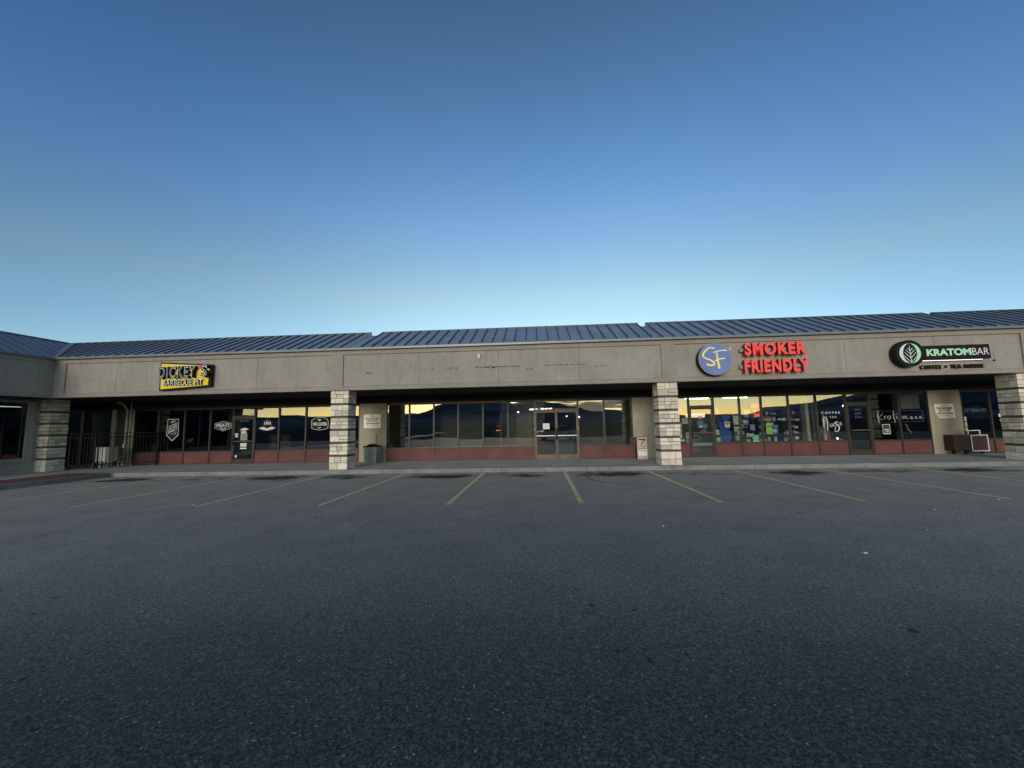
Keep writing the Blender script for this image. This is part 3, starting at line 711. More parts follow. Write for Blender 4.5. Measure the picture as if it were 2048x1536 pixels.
# interiors
def room(x0, x1, depth, wm, fm=None, cm=None, zt=3.05):
    y0 = YW + .13; y1 = y0 + depth
    MB().box(x0, x1, y1, y1 + .1, SZ, zt).build('interior_wall', wm, B)
    MB().box(x0 - .06, x0, y0, y1, SZ, zt).build('interior_wall', wm, B); MB().box(x1, x1 + .06, y0, y1, SZ, zt).build('interior_wall', wm, B)
    MB().box(x0, x1, YW + .07, y1, SZ - .1, SZ - .004).build('interior_floor', fm or M['floor_in'], B)
    MB().box(x0, x1, y0 + .05, y1, 2.88, 2.92).build('interior_ceiling', cm or M['ceil_in'], B)
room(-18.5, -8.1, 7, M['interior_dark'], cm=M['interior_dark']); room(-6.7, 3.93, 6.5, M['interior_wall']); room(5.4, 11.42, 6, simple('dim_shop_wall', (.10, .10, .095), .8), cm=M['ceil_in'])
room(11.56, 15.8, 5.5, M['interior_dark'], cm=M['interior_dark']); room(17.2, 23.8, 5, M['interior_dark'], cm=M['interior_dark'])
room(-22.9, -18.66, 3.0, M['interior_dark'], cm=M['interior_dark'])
prt(MB().box(-24, XR, 27, 27.2, 0, 3.3), 'rear_wall', M['fascia'])
prt(MB().box(XR - .2, XR, 17.6, 27, 0, 3.09), 'end_wall', M['fascia'])
# rooms: partitions and lamps seen in the empty unit
prt(MB().box(-1.95, -1.85, 20.0, 24.0, SZ, 2.88), 'partition', M['interior_wall']); prt(MB().box(-1.85, .3, 21.6, 21.7, SZ, 2.88), 'partition', M['interior_wall'])
idr = MB(); idr.box(-1.25, -.40, 21.53, 21.598, SZ, 2.22).build('inner_door', M['doorwood'], B)
prt(MB().box(-5.2, -2.9, 21.0, 21.1, SZ, 2.88), 'partition', M['interior_wall'])
prt(MB().box(-.15, .55, 20.4, 20.9, SZ, 1.02), 'reception_counter', M['wood'])
prt(MB().box(.95, 1.75, 20.6, 21.0, SZ, .95), 'cabinet', M['white'])
def lampbar(x0, x1, y0, y1, z, mat='lamp', parent=B, name='ceiling_light'):
    return MB().box(x0, x1, y0, y1, z, z + .03).build(name, M[mat], parent)
for a, b, z in ((-.45, -.05, 2.38), (.12, .26, 2.40), (.33, .48, 2.40), (.55, .67, 2.40), (1.62, 1.86, 2.28)): lampbar(a, b, 20.3, 20.36, z, 'lamp_s')
for x, z in ((1.42, 2.02), (2.05, 1.97), (-1.05, 2.28)): MB().lathe([(.001, -.03), (.025, -.015), (.025, .015), (.001, .03)], (x, 20.6, z), 8).build('ceiling_light', M['lamp_s'], B)
# tobacco shop and others: fluorescent fittings
for x in (6.6,): lampbar(x - .4, x + .4, 19.6, 19.75, 2.80)
for x in (6.2, 8.4, 10.4): lampbar(x - .6, x + .6, 21.8, 21.95, 2.82)
MB().lathe([(.001, -.05), (.045, -.02), (.045, .03), (.02, .05)], (13.45, 18.6, 2.18), 10).build('ceiling_light', M['lamp'], B)
MB().lathe([(.001, -.03), (.025, -.02), (.025, .02), (.01, .03)], (12.45, 17.75, .80), 10).build('table_lamp', M['lamp'], B)

# ------------------------------------------------------------------ wing on the left
Wg = thing('side_wing_building', 'grey stucco wing running toward the camera at the left edge, with one large dark window', 'building', (-20.1, 12, 0))
XW, XF = -20.1, -18.75; YE = 8.9
fw_ = MB(); fw_.box(-19.0, -18.795, YE, 14.199, 3.02, 4.5)
fw_.box(-18.795, XF, YE, 14.199, 4.345, 4.5); fw_.box(-18.795, XF, YE, 14.199, 3.02, 3.15)
fw_.box(-18.795, XF, 13.74, 14.199, 3.15, 4.345); fw_.box(-18.795, XF, YE, YE + .4, 3.15, 4.345)
wf = fw_.build('fascia', M['fascia'], Wg)
for a, b in ((YE + .4, 11.2), (11.2, 13.74)): MB().box(-18.7948, -18.778, a + .004, b - .004, 3.15, 4.344).build('fascia_panel', M['fascia_panel'], wf)
MB().box(-18.749, -18.64, YE, 14.078, 4.505, 4.575).build('gutter', M['gutter'], Wg)
v = [(-18.66, YE, 4.58), (-18.66, 14.08, 4.58), (-20.74, 16.16, 5.6), (-20.74, YE, 5.6)]
mb = MB(); mb.hexa([(p[0], p[1], p[2] - .06) for p in v] + v); rp = mb.build('roof_panel', M['roof'], Wg)
rb = MB(); y = 15.8
while y > YE + .1:
    x0 = -18.66 if y < 14.08 else -18.66 - (y - 14.08)
    za = 4.58 + (-18.66 - x0) * SL
    rb.hexa([(x0, y - .014, za), (x0, y + .014, za), (-20.74, y + .014, 5.6), (-20.74, y - .014, 5.6), (x0, y - .014, za + .05), (x0, y + .014, za + .05), (-20.74, y + .014, 5.65), (-20.74, y - .014, 5.65)])
    y -= .405
rb.build('roof_rib', M['rib'], rp)
MB().box(-20.79, -20.72, YE, 16.15, 5.5, 5.655).build('ridge_cap', M['rib'], rp)
vy = MB(); vy.hexa([(-18.80, 14.06, 4.60), (-18.52, 14.10, 4.60), (-20.52, 16.2, 5.62), (-20.84, 16.1, 5.62), (-18.80, 14.06, 4.62), (-18.52, 14.10, 4.62), (-20.52, 16.2, 5.645), (-20.84, 16.1, 5.645)])
vy.build('valley_flashing', M['gutter'], rp)
# walls with window opening
wl = MB(); wl.box(-20.3, XW, 14.55, 15.5, SZ, 3.03); wl.box(-20.3, XW, YE, 14.55, SZ, .70); wl.box(-20.3, XW, YE, 14.55, 2.93, 3.03); wl.box(-20.3, XW, YE, 10.2, .70, 2.93)
wl.box(-23.2, -20.3, 15.4, 15.5, SZ, 3.03); wl.box(-32, -20.3, YE, YE + .2, SZ, 3.3)
wl.build('wall', M['wingwall'], Wg)
MB().box(-23.2, -19.0, YE, 14.46, 3.03, 3.09).build('soffit', M['soffit'], Wg)
MB().box(-32, -20.74, YE, 15.5, 3.1, 3.3).build('flat_roof_deck', M['soffit'], Wg)
MB().box(-20.82, -20.74, YE, 16.3, 3.3, 5.4).build('roof_back', M['rib'], Wg)
fr = MB(); fr.box(-20.1, -20.03, 14.45, 14.68, .58, 2.96); fr.box(-20.1, -20.03, 10.1, 14.45, .58, .72); fr.box(-20.1, -20.03, 10.1, 14.45, 2.86, 2.96)
for y in (12.3,): fr.box(-20.15, -20.06, y - .03, y + .03, .72, 2.86)
wfr = fr.build('window', M['wingwall'], Wg)
MB().box(-20.18, -20.17, 10.1, 14.46, .70, 2.93).build('pane', M['glass_dark'], wfr)
iw = MB(); iw.box(-27, -26.9, YE, 15.4, SZ, 3.0); iw.box(-27, -20.3, YE + .2, 15.4, SZ - .1, SZ - .005); iw.box(-27, -20.3, 15.3, 15.39, SZ, 3.0)
iw.build('interior_wall', M['interior_dark'], Wg)
MB().box(-21.55, -21.45, 14.5, 15.22, 2.76, 2.79).build('ceiling_light', M['lamp'], Wg)

# ------------------------------------------------------------------ signs on the fascia
# barbecue sign
S = thing('shop_sign', "yellow slanted box sign with outlined DICKEY'S BARBECUE PIT letters on the left stretch of fascia", 'sign', (-13.1, 14.2, 3.7))
q = [(-14.14, 3.15), (-12.10, 3.27), (-12.08, 4.10), (-14.14, 4.24)]
MB().prism(q, 13.96, 14.06).build('sign_box', M['black'], S)
MB().prism([(-14.08, 3.21), (-12.20, 3.325), (-12.17, 4.05), (-14.10, 4.185)], 13.952, 13.959).build('sign_face', M['yellow'], S)
def outlined(txt, x0, x1, z0, z1, y0, y1, off, lw, parent, sp=1.0, rot=0.0):
    fit_text('letter', txt, x0, x1, z0, z1, y0, y1, [M['silver'], M['black']], parent, offset=off, split=True, spacing=sp, rot=rot)
    d_ = lw * .42
    fit_text('letter_face', txt, x0 + d_, x1 - d_, z0 + d_, z1 - d_, y0 - .006, y0 + .002, [M['mblack']], parent, offset=off - lw, split=False, spacing=sp, rot=rot)
outlined('DICKEY', -14.02, -12.58, 3.595, 4.05, 13.78, 13.945, .018, .036, S, 1.22)
outlined('S', -12.38, -12.12, 3.615, 4.07, 13.78, 13.945, .018, .036, S)
MB().prism([(-12.51, 3.95), (-12.48, 3.95), (-12.45, 4.05), (-12.53, 4.05)], 13.84, 13.94).build('apostrophe', M['red_letter'], S)
fit_text('letter', 'BARBECUE PIT', -13.92, -12.36, 3.325, 3.545, 13.88, 13.945, [M['silver'], M['mblack']], S, offset=.004, split=True, spacing=1.12)
S.location = (-13.22, 14.33, 3.72)
# SF disc
S = thing('shop_sign', 'round blue disc sign with yellow brush-script SF on the fascia', 'sign', (6.07, 14.2, 3.74))
cx, cz, rr = 6.07, 3.735, .555
disc = lambda r, n=48: [(cx + r * math.cos(2 * math.pi * i / n), cz + r * math.sin(2 * math.pi * i / n)) for i in range(n)]
MB().prism(disc(rr), 13.95, 14.19, 0, 1).build('sign_box', [M['sf_rim'], M['mblack']], S)
MB().prism(disc(rr - .03), 13.94, 13.949).build('sign_face', M['sf_blue'], S)
def pxSF(a, b):  # strokes measured on the disc: 512 units across
    return (cx + (a - 440) / 508 * 1.11, cz - (b - 425) / 476 * 1.11)
b_ = MB(); b_.stroke([(*pxSF(*p), w) for *p, w in ((432, 280, .9), (415, 262, 1), (350, 262, 1), (285, 310, 1.1), (252, 375, 1.1), (300, 415, 1), (370, 445, 1.1), (418, 490, 1.1), (400, 515, 1.2), (340, 515, 1.2), (300, 498, 1.3))], .045, 13.915, 13.939)
b_.build('script_letter', M['sf_yellow'], S)
b_ = MB(); b_.stroke([(*pxSF(*p), w) for *p, w in ((462, 330, .9), (470, 420, 1), (480, 500, 1.15), (487, 570, 1.3))], .05, 13.913, 13.9385)
b_.stroke([(*pxSF(*p), w) for *p, w in ((430, 455, .9), (500, 430, 1), (580, 420, 1.1))], .04, 13.911, 13.938)
b_.stroke([(*pxSF(*p), w) for *p, w in ((415, 335, 1), (440, 320, .8))], .045, 13.911, 13.938)
b_.build('script_letter', M['sf_yellow'], S)
b_ = MB(); b_.stroke([(*pxSF(*p), w) for *p, w in ((440, 322, .9), (520, 305, 1), (615, 305, 1.3))], .042, 13.910, 13.9375)
b_.stroke([(*pxSF(*p), w) for *p, w in ((645, 295, .5), (668, 285, 1), (682, 262, .5))], .03, 13.910, 13.9375)
b_.build('swoosh', M['white'], S)
# red channel letters
S = thing('shop_sign', 'red channel letters reading SMOKER FRIENDLY in two rows on the fascia', 'sign', (8.1, 14.2, 3.75))
def flared(*a, **k): return fit_text(*a, **k)
flared('letter', 'SMOKER', 7.08, 9.10, 3.83, 4.27, 13.98, 14.12, [M['red_letter'], M['red_edge']], S, offset=.045, split=True, spacing=1.17)
flared('letter', 'FRIENDLY', 7.04, 9.16, 3.24, 3.68, 13.98, 14.12, [M['red_letter'], M['red_edge']], S, offset=.045, split=True, spacing=1.15)
MB().box(6.98, 9.0, 14.12, 14.19, 3.98, 4.10).build('raceway', M['fascia'], S); MB().box(6.95, 9.05, 14.12, 14.19, 3.40, 3.52).build('raceway', M['fascia'], S)
# tea house sign
S = thing('shop_sign', 'black sign of a disc with green leaf emblem and bar reading KRATOMBAR on the fascia', 'sign', (13.3, 14.2, 3.72))
cx, cz, rr = 12.345, 3.735, .445
pts = [(cx + rr * math.cos(R(a)), cz + rr * math.sin(R(a))) for a in range(36, 328, 7)]
o1 = [(12.70, 3.50), (14.83, 3.50), (14.81, 3.97), (12.70, 3.97)]
MB().prism(disc(rr), 13.95, 14.18).build('sign_box', M['black'], S); MB().prism(o1, 13.953, 14.16).build('sign_box', M['black'], S)
def crescent(sgn):
    P = []
    for t in range(-10, 11):
        a = R(t * 8.6); P.append((cx + sgn * (.335 * math.cos(a)) , cz + .335 * math.sin(a) * 1.0))
    for t in range(10, -11, -1):
        a = R(t * 8.6); P.append((cx + sgn * (.335 * math.cos(a) - .092 * math.cos(a) ** .7 * 1.25 + .0), cz + .335 * math.sin(a)))
    return P
mb = MB(); mb.prism(crescent(-1), 13.942, 13.949); mb.build('leaf_emblem', M['green2'], S)
mb = MB(); mb.prism(crescent(1), 13.942, 13.949); mb.build('leaf_emblem', M['green1'], S)
mb = MB(); mb.stroke([(cx - .0, cz + .26, .6), (cx + .005, cz, 1), (cx + .015, cz - .33, 1.1)], .018, 13.938, 13.949)
for i, (zb_, L) in enumerate(((.09, .08), (-.03, .14), (-.16, .18), (-.30, .20))):
    for sg in (-1, 1):
        mb.stroke([(cx + .01, cz + zb_, 1), (cx + .01 + sg * L * .55, cz + zb_ + L * .55, 1), (cx + .01 + sg * L, cz + zb_ + L * 1.1, .8)], .017, 13.9385, 13.949)
mb.build('leaf_emblem', M['white'], S)
fit_text('lettering', 'KRATOM', 12.86, 14.24, 3.62, 3.855, 13.944, 13.952, [M['green1']], S, offset=.042, spacing=.98)
fit_text('lettering', 'BAR', 14.27, 14.78, 3.62, 3.85, 13.944, 13.952, [M['white']], S, offset=-.006, spacing=.98)
MB().box(12.85, 14.72, 14.10, 14.155, 3.485, 3.497).build('underlight', M['glow'], S)
S = thing('shop_sign', 'small black letters reading COFFEE + TEA HOUSE under the leaf sign', 'sign', (13.8, 14.2, 3.29))
fit_text('letter', 'COFFEE + TEA HOUSE', 12.84, 14.82, 3.215, 3.355, 14.17, 14.248, [M['mblack']], S, offset=-.002, split=True, spacing=1.3)
# small fittings on the fascia
S = thing('light_sensor', 'tiny white sensor box high on the blank middle fascia', 'sensor', (-2.11, 14.2, 4.14))
MB().box(-2.15, -2.07, 14.16, 14.227, 4.07, 4.20).build('housing', M['white'], S); MB().box(-2.125, -2.095, 14.15, 14.159, 4.12, 4.15).build('lens', M['mblack'], S)
S = thing('cable_outlet', 'tiny black cable outlet on the fascia right of the leaf sign', 'outlet', (15.19, 14.2, 3.46))
MB().lathe([(.001, 0), (.03, .0), (.03, .02), (.001, .03)], (0, 0, 0), 10).build('cap', M['mblack'], S).matrix_local = Matrix.Translation((0, .02, 0)) @ Matrix.Rotation(R(90), 4, 'X')

# ------------------------------------------------------------------ notices on the beige walls
def notice(x0, x1, z0, z1, label, torn):
    S = thing('wall_notice', label, 'sign', ((x0 + x1) / 2, 17.42, z0))
    p_ = [(x0, z0), (x1, z0), (x1, z1), (x0, z1)] if not torn else [(x0 + .13, z0), (x1, z0), (x1 - .02, z1), (x0, z1), (x0 + .01, z0 + .25)]
    MB().prism(p_, 17.395, 17.418).build('board', M['cream_sign'], S)
    w = x1 - x0; h = z1 - z0
    for t, a, b, c, d_, mt, off in (('NO', .38, .62, .82, .95, 'mblack', 0), ('ROLLERBLADING', .10, .90, .63, .76, 'sign_red', .035), ('BICYCLISTS', .20, .80, .47, .60, 'sign_red', .035),
                             ('SKATEBOARDING', .12, .92, .27, .40, 'sign_dk', .035), ('ON THE SIDEWALK', .16, .90, .10, .20, 'sign_dk', -.01)):
        fit_text('lettering', t, x0 + w * a, x0 + w * b, z0 + h * c, z0 + h * d_, 17.390, 17.396, [M[mt]], S, offset=off)
M['cream_sign'] = simple('off_white_board', (0.86, 0.85, 0.80), .6, var=.08)
M['sign_red'] = simple('dark_red_print', (0.13, 0.015, 0.012), .6); M['sign_dk'] = simple('dark_brown_print', (0.07, 0.04, 0.035), .6)
notice(-7.78, -7.01, 1.62, 2.22, 'square white NO ROLLERBLADING notice on the beige wall above the trash bin', False)
notice(16.08, 16.82, 1.56, 2.14, 'white NO ROLLERBLADING notice with its lower left corner broken off, above the maroon cart', True)

# ------------------------------------------------------------------ things on the pavement
S = thing('trash_bin', 'grey aggregate litter bin with black domed lid against the beige wall', 'trash bin', (-7.02, 16.75, SZ))
b_ = MB(); x0, x1, y0, y1 = -7.36, -6.80, 16.46, 17.02
b_.hexa([(x0 + .03, y0 + .02, SZ), (x1 - .03, y0 + .02, SZ), (x1 - .03, y1 - .02, SZ), (x0 + .03, y1 - .02, SZ), (x0, y0, .82), (x1, y0, .82), (x1, y1, .82), (x0, y1, .82)])
b_.build('bin_body', M['concrete_bin'], S)
b_ = MB(); b_.box(x0 - .012, x1 + .012, y0 - .012, y1 + .012, .822, .875)
b_.hexa([(x0 + .08, y0 + .08, .875), (x1 - .08, y0 + .08, .875), (x1 - .08, y1 - .08, .875), (x0 + .08, y1 - .08, .875), (x0 + .17, y0 + .17, .945), (x1 - .17, y0 + .17, .945), (x1 - .17, y1 - .17, .945), (x0 + .17, y1 - .17, .945)])
b_.build('lid', M['black'], S)
S = thing('hose_tap', 'thin rusty pipe with a tap on the wall behind the trash bin', 'tap', (-6.98, 17.42, .9))
MB().tube([(-7.2, 17.40, .8), (-7.2, 17.40, 1.30)], .008, 6).build('pipe', M['band'], S)
MB().lathe([(.001, 0), (.03, .005), (.03, .02), (.001, .03)], (-7.2, 17.40, 1.30), 8).build('valve', M['band'], S)
S = thing('newspaper_box', 'tall narrow pinkish newspaper box with a white card, beside the middle shopfront', 'newspaper box', (4.19, 17.0, SZ))
MB().box(3.98, 4.40, 16.86, 17.26, SZ, 1.03).build('cabinet', M['brownbox'], S)
MB().box(3.985, 4.395, 16.84, 16.859, SZ + .005, 1.025).build('front_panel', M['beigebox'], S)
MB().box(4.03, 4.35, 16.833, 16.839, .60, .99).build('poster', colmat((.55, .45, .40)), S)
MB().box(4.05, 4.32, 16.828, 16.832, .90, .955).build('poster_title', M['mblack'], S)
b_ = MB(); b_.stroke([(4.14, .66), (4.17, .76), (4.22, .86), (4.30, .88)], .035, 16.827, 16.832); b_.stroke([(4.20, .80), (4.27, .80)], .03, 16.826, 16.832)
b_.build('poster_picture', colmat((.22, .06, .05)), S)
b_ = MB(); b_.stroke([(4.20, .645), (4.25, .66), (4.29, .69)], .02, 16.827, 16.832); b_.build('poster_picture', M['mblack'], S)
MB().box(4.02, 4.375, 16.83, 16.839, .28, .53).build('card', M['white'], S)
fit_text('lettering', 'Nickels', 4.06, 4.34, .45, .505, 16.826, 16.8305, [colmat((.03, .06, .12))], S, offset=.02)
fit_text('lettering', 'FREE', 4.10, 4.19, .305, .335, 16.826, 16.8305, [colmat((.2, .25, .28))], S)
MB().box(4.06, 4.34, 16.835, 16.8395, .565, .575).build('handle', M['mblack'], S)
S = thing('display_cart', 'maroon boxy cart with white framed end board standing at the right beige wall', 'cart', (16.9, 17.2, SZ))
b_ = MB(); b_.box(16.26, 16.86, 17.0, 17.36, .29, .87); b_.build('body', M['maroon'], S)
MB().box(16.88, 17.47, 16.98, 17.36, .27, .87).build('end_board', M['maroon'], S)
b_ = MB(); b_.ring([(16.865, .255), (17.485, .255), (17.485, .885), (16.865, .885)], .035, 16.955, 16.978); b_.build('white_frame', M['white'], S)
b_ = MB(); b_.box(16.87, 16.90, 17.05, 17.08, .887, 1.04); b_.box(17.30, 17.33, 17.05, 17.08, .887, 1.04); b_.box(16.87, 17.33, 17.05, 17.08, 1.04, 1.07); b_.build('rail', M['white'], S)
b_ = MB(); b_.box(16.27, 16.88, 17.02, 17.34, .872, .90); b_.build('lid', M['brownbox'], S)
for x in (16.35, 16.8, 17.4):
    MB().lathe([(.03, 0), (.06, .01), (.06, .12), (.03, .14)], (x, 17.15, SZ), 10).build('wheel', M['mblack'], S)
# condenser, hose, fence
S = thing('air_conditioner', 'white outdoor air conditioner unit on a low stand behind the black fence', 'air conditioner', (-18.7, 16.4, SZ))
MB().box(-19.27, -18.60, 16.35, 16.70, .40, 1.02).build('casing', M['pipe'], S)
b_ = MB()
for i in range(13): b_.box(-19.25, -18.98, 16.335, 16.349, .43 + i * .043, .45 + i * .043)
for x in (-19.26, -19.12, -18.99): b_.box(x, x + .03, 16.325, 16.348, .41, 1.01)
b_.box(-18.94, -18.80, 16.33, 16.349, .41, 1.01)
b_.build('grille', M['white'], S)
for (x, y) in ((-19.3, 16.3), (-18.98, 16.3), (-18.65, 16.3), (-19.3, 16.75), (-18.65, 16.75)):
    b_ = MB(); b_.tube([(x, y, SZ), (x, y, .34), (x + .08, y + .03, .395)], .02, 8); b_.build('leg', M['white'], S)
b_ = MB(); b_.tube([(-18.58, 16.5, .47), (-18.5, 16.75, .56), (-18.6, 17.0, .75), (-18.7, 17.15, 1.0), (-18.8, 17.25, 1.15)], .012, 8)
b_.build('refrigerant_hose', M['pipe'], S, smooth=True)
def fence(a, b, label, gate=False):
    a = Vector(a); b = Vector(b); L = (b - a).length; dr = (b - a).normalized(); n = Vector((-dr.y, dr.x))
    S = thing('iron_fence', label, 'fence', (a.x, a.y, SZ), 'black iron fence panels round the patio')
    def bar(t0, t1, z0, z1, th):
        p0 = a + dr * t0; p1 = a + dr * t1; v = []
        for z in (z0, z1):
            for p, s_ in ((p0, -1), (p1, -1), (p1, 1), (p0, 1)): v.append((p.x + n.x * s_ * th, p.y + n.y * s_ * th, z))
        return v
    MB().hexa(bar(0, .05, SZ, 1.66, .025)).build('post', M['black'], S); MB().hexa(bar(L - .05, L, SZ, 1.66, .025)).build('post', M['black'], S)
    for z in (1.60, 1.44, .30): MB().hexa(bar(.051, L - .051, z, z + .035, .016)).build('rail', M['black'], S)
    pk = MB(); t = .15
    while t < L - .08: pk.hexa(bar(t, t + .018, SZ + .08, 1.60, .009)); t += .115
    pk.build('pickets', M['black'], S)
fence((-19.55, 15.56, 0), (-18.70, 15.85, 0), 'short black iron fence panel starting at the leftmost stone pillar')
fence((-18.68, 15.90, 0), (-17.42, 17.32, 0), 'longer black iron fence panel meeting the barbecue shopfront')

# ------------------------------------------------------------------ lettering, stickers and one painted reflection on the glass (parts of their windows)
DY = YW - .012
def dec(parent, mb, mat='decal', name='decal_or_reflection'): return mb.build(name, M[mat] if isinstance(mat, str) else mat, parent)
# shield: smoked on site daily
w = W['a1']; sh = [(-17.13, 1.47), (-16.84, 1.20), (-16.54, 1.47), (-16.56, 2.21), (-17.11, 2.22)]
dec(w, MB().prism(sh, DY, DY + .004), 'mblack'); dec(w, MB().ring(sh, .035, DY - .003, DY - .0005), 'silver')
for t, z, h_ in (('SMOKED', 1.80, .085), ('ON SITE', 1.68, .085), ('DAILY', 1.54, .12)):
    fit_text('decal_or_reflection', t, -17.04, -16.62, z, z + h_, DY - .006, DY - .001, [M['decal']], w, offset=.03, rot=.42)
b_ = MB(); b_.prism([(-16.98, 1.50), (-16.64, 1.50), (-16.64, 1.64)], DY - .006, DY - .001); dec(w, b_, 'dim_decal')
b_ = MB(); b_.stroke([(-16.93, 2.06), (-16.82, 2.10), (-16.74, 2.12)], .05, DY - .006, DY - .001); dec(w, b_, 'decal')
# meats badge
w = W['a3']; hx = [(-14.80, 1.75), (-14.39, 1.61), (-14.0, 1.75), (-14.0, 1.97), (-14.39, 2.06), (-14.80, 1.97)]
dec(w, MB().prism(hx, DY, DY + .004), 'mblack'); dec(w, MB().ring(hx, .02, DY - .003, DY - .0005), 'silver')
fit_text('decal_or_reflection', 'MEATS', -14.72, -14.09, 1.79, 1.96, DY - .006, DY - .001, [M['decal']], w, offset=.025, spacing=1.08)
b_ = MB()
b_.prism([(-14.56, 1.745), (-14.40, 1.68), (-14.40, 1.71), (-14.48, 1.76)], DY - .006, DY - .001); b_.prism([(-14.40, 1.71), (-14.40, 1.68), (-14.22, 1.745), (-14.30, 1.76)], DY - .006, DY - .001); dec(w, b_)
# 1941 badge
w = W['b0']; b_ = MB(); b_.prism([(-12.29 + .30 * math.cos(R(a)), 1.83 + .27 * math.sin(R(a))) for a in range(-30, 211, 12)], DY, DY + .004); dec(w, b_, 'mblack')
b_ = MB(); b_.prism([(-12.69, 1.72), (-12.60, 1.66), (-12.30, 1.60), (-12.0, 1.66), (-11.90, 1.73), (-12.10, 1.77), (-12.29, 1.69), (-12.48, 1.77)], DY - .006, DY - .001); dec(w, b_)
fit_text('decal_or_reflection', '1941', -12.44, -12.13, 1.85, 2.0, DY - .006, DY - .001, [M['decal']], w, offset=.04)
fit_text('decal_or_reflection', 'SINCE', -12.37, -12.21, 2.02, 2.06, DY - .006, DY - .001, [M['decal']], w)
# we cater badge
w = W['b2']; P_ = [(-10.21, 1.66), (-10.05, 1.60), (-9.83, 1.57), (-9.60, 1.60), (-9.44, 1.66), (-9.43, 2.0), (-9.58, 2.12), (-9.83, 2.17), (-10.06, 2.12), (-10.22, 2.0)]
dec(w, MB().prism(P_, DY, DY + .004), 'mblack'); dec(w, MB().ring(P_, .018, DY - .003, DY - .0005), 'silver')
fit_text('decal_or_reflection', 'WE CATER', -10.16, -9.50, 1.77, 1.92, DY - .006, DY - .001, [M['decal']], w, offset=.045)
b_ = MB(); b_.prism([(-9.90 + .07 * math.cos(R(a)) + .05, 2.03 + .04 * math.sin(R(a))) for a in range(0, 360, 30)], DY - .006, DY - .001); b_.stroke([(-9.91, 1.70), (-9.85, 1.665), (-9.78, 1.70)], .03, DY - .006, DY - .001); dec(w, b_)
# door stickers
def plate(x0, x1, z0, z1, parent, mat, name='sticker', dy=0.0, th=.003): return MB().box(x0, x1, DY - dy - th, DY - dy, z0, z1).build(name, mat if not isinstance(mat, str) else M[mat], parent)
plate(-13.54, -13.22, 1.18, 1.48, da, colmat((.26, .30, .28))); plate(-13.52, -13.27, 1.49, 1.585, da, 'decal')
for i in range(5): plate(-13.50, -13.27, 1.22 + i * .05, 1.235 + i * .05, da, 'dim_decal', dy=.004)
plate(-13.53, -13.24, .90, 1.05, da, 'white'); plate(-13.54, -13.24, .79, .85, da, 'white'); fit_text('sticker', 'DASH', -13.48, -13.29, .95, 1.0, DY - .007, DY - .0035, [M['sign_dk']], da)
plate(-13.84, -13.66, 1.32, 1.50, da, colmat((.50, .56, .62))); plate(-13.83, -13.67, 1.40, 1.43, da, 'dim_decal', dy=.004)
b_ = MB(); b_.prism([(-13.60, 1.64), (-13.38, 1.61), (-13.15, 1.67), (-13.24, 1.71), (-13.38, 1.745), (-13.50, 1.70)], DY - .004, DY); dec(da, b_, 'decal', 'sticker')
b_ = MB(); b_.prism([(-13.76, .46), (-13.72, .38), (-13.68, .46), (-13.68, .52), (-13.76, .52)], DY - .004, DY); dec(da, b_, 'white', 'sticker')
fit_text('sticker', 'HOURS', -13.60, -13.18, 2.02, 2.10, DY - .003, DY, [M['dim_decal']], da)
plate(-13.14, -12.90, 2.30, 2.39, da, 'white', name='street_number_plate')
# paper notice on the middle door
plate(.17, .45, 1.42, 1.67, dl, 'white', name='paper_notice')
fit_text('lettering', 'TO', .28, .33, 1.60, 1.63, DY - .006, DY - .0035, [M['dim_decal']], dl); fit_text('lettering', 'Number has', .21, .41, 1.55, 1.58, DY - .006, DY - .0035, [M['dim_decal']], dl)
fit_text('lettering', 'moved', .25, .37, 1.50, 1.53, DY - .006, DY - .0035, [M['dim_decal']], dl)
# small round lamps / latches on the middle frame
for x, z in ((-.20, 1.42), (1.68, 1.42), (.745, 2.27)): MB().lathe([(.001, -.02), (.022, -.01), (.022, .01), (.001, .02)], (x, YW - .07, z), 8).build('latch', M['white'], dfm)
# coffee house lettering
w = W['f4']
fit_text('decal_or_reflection', 'COFFEE', 11.70, 12.43, 1.83, 1.92, DY - .003, DY, [M['white']], w, spacing=1.5)
fit_text('decal_or_reflection', '& TEA', 11.83, 12.28, 1.65, 1.73, DY - .003, DY, [M['decal']], w, spacing=1.5)
b_ = MB()
b_.stroke([(11.745, 1.66, .7), (11.755, 1.45, 1), (11.75, 1.27, .6)], .03, DY - .003, DY); b_.stroke([(11.885, 1.67, .7), (11.90, 1.42, 1), (11.88, 1.14, .6)], .03, DY - .003, DY)
b_.stroke([(11.70, 1.42, .5), (11.82, 1.46, .6), (11.96, 1.47, .5)], .016, DY - .003, DY)
b_.stroke([(12.05, 1.44, .5), (12.0, 1.36, .8), (12.04, 1.29, 1), (12.10, 1.36, .6), (12.12, 1.44, .6), (12.13, 1.32, .8), (12.18, 1.36, .5)], .022, DY - .003, DY)
b_.stroke([(12.34, 1.47, .5), (12.24, 1.49, .9), (12.19, 1.43, 1), (12.28, 1.38, 1), (12.35, 1.28, 1.2), (12.30, 1.13, 1.0), (12.20, 1.10, .6), (12.17, 1.17, .5), (12.22, 1.30, .5), (12.34, 1.38, .5)], .03, DY - .003, DY)
b_.stroke([(12.40, 1.38, .5), (12.44, 1.44, .7), (12.41, 1.48, .6), (12.38, 1.42, .8), (12.42, 1.36, .6), (12.49, 1.38, .4)], .02, DY - .003, DY)
dec(w, b_, 'white')
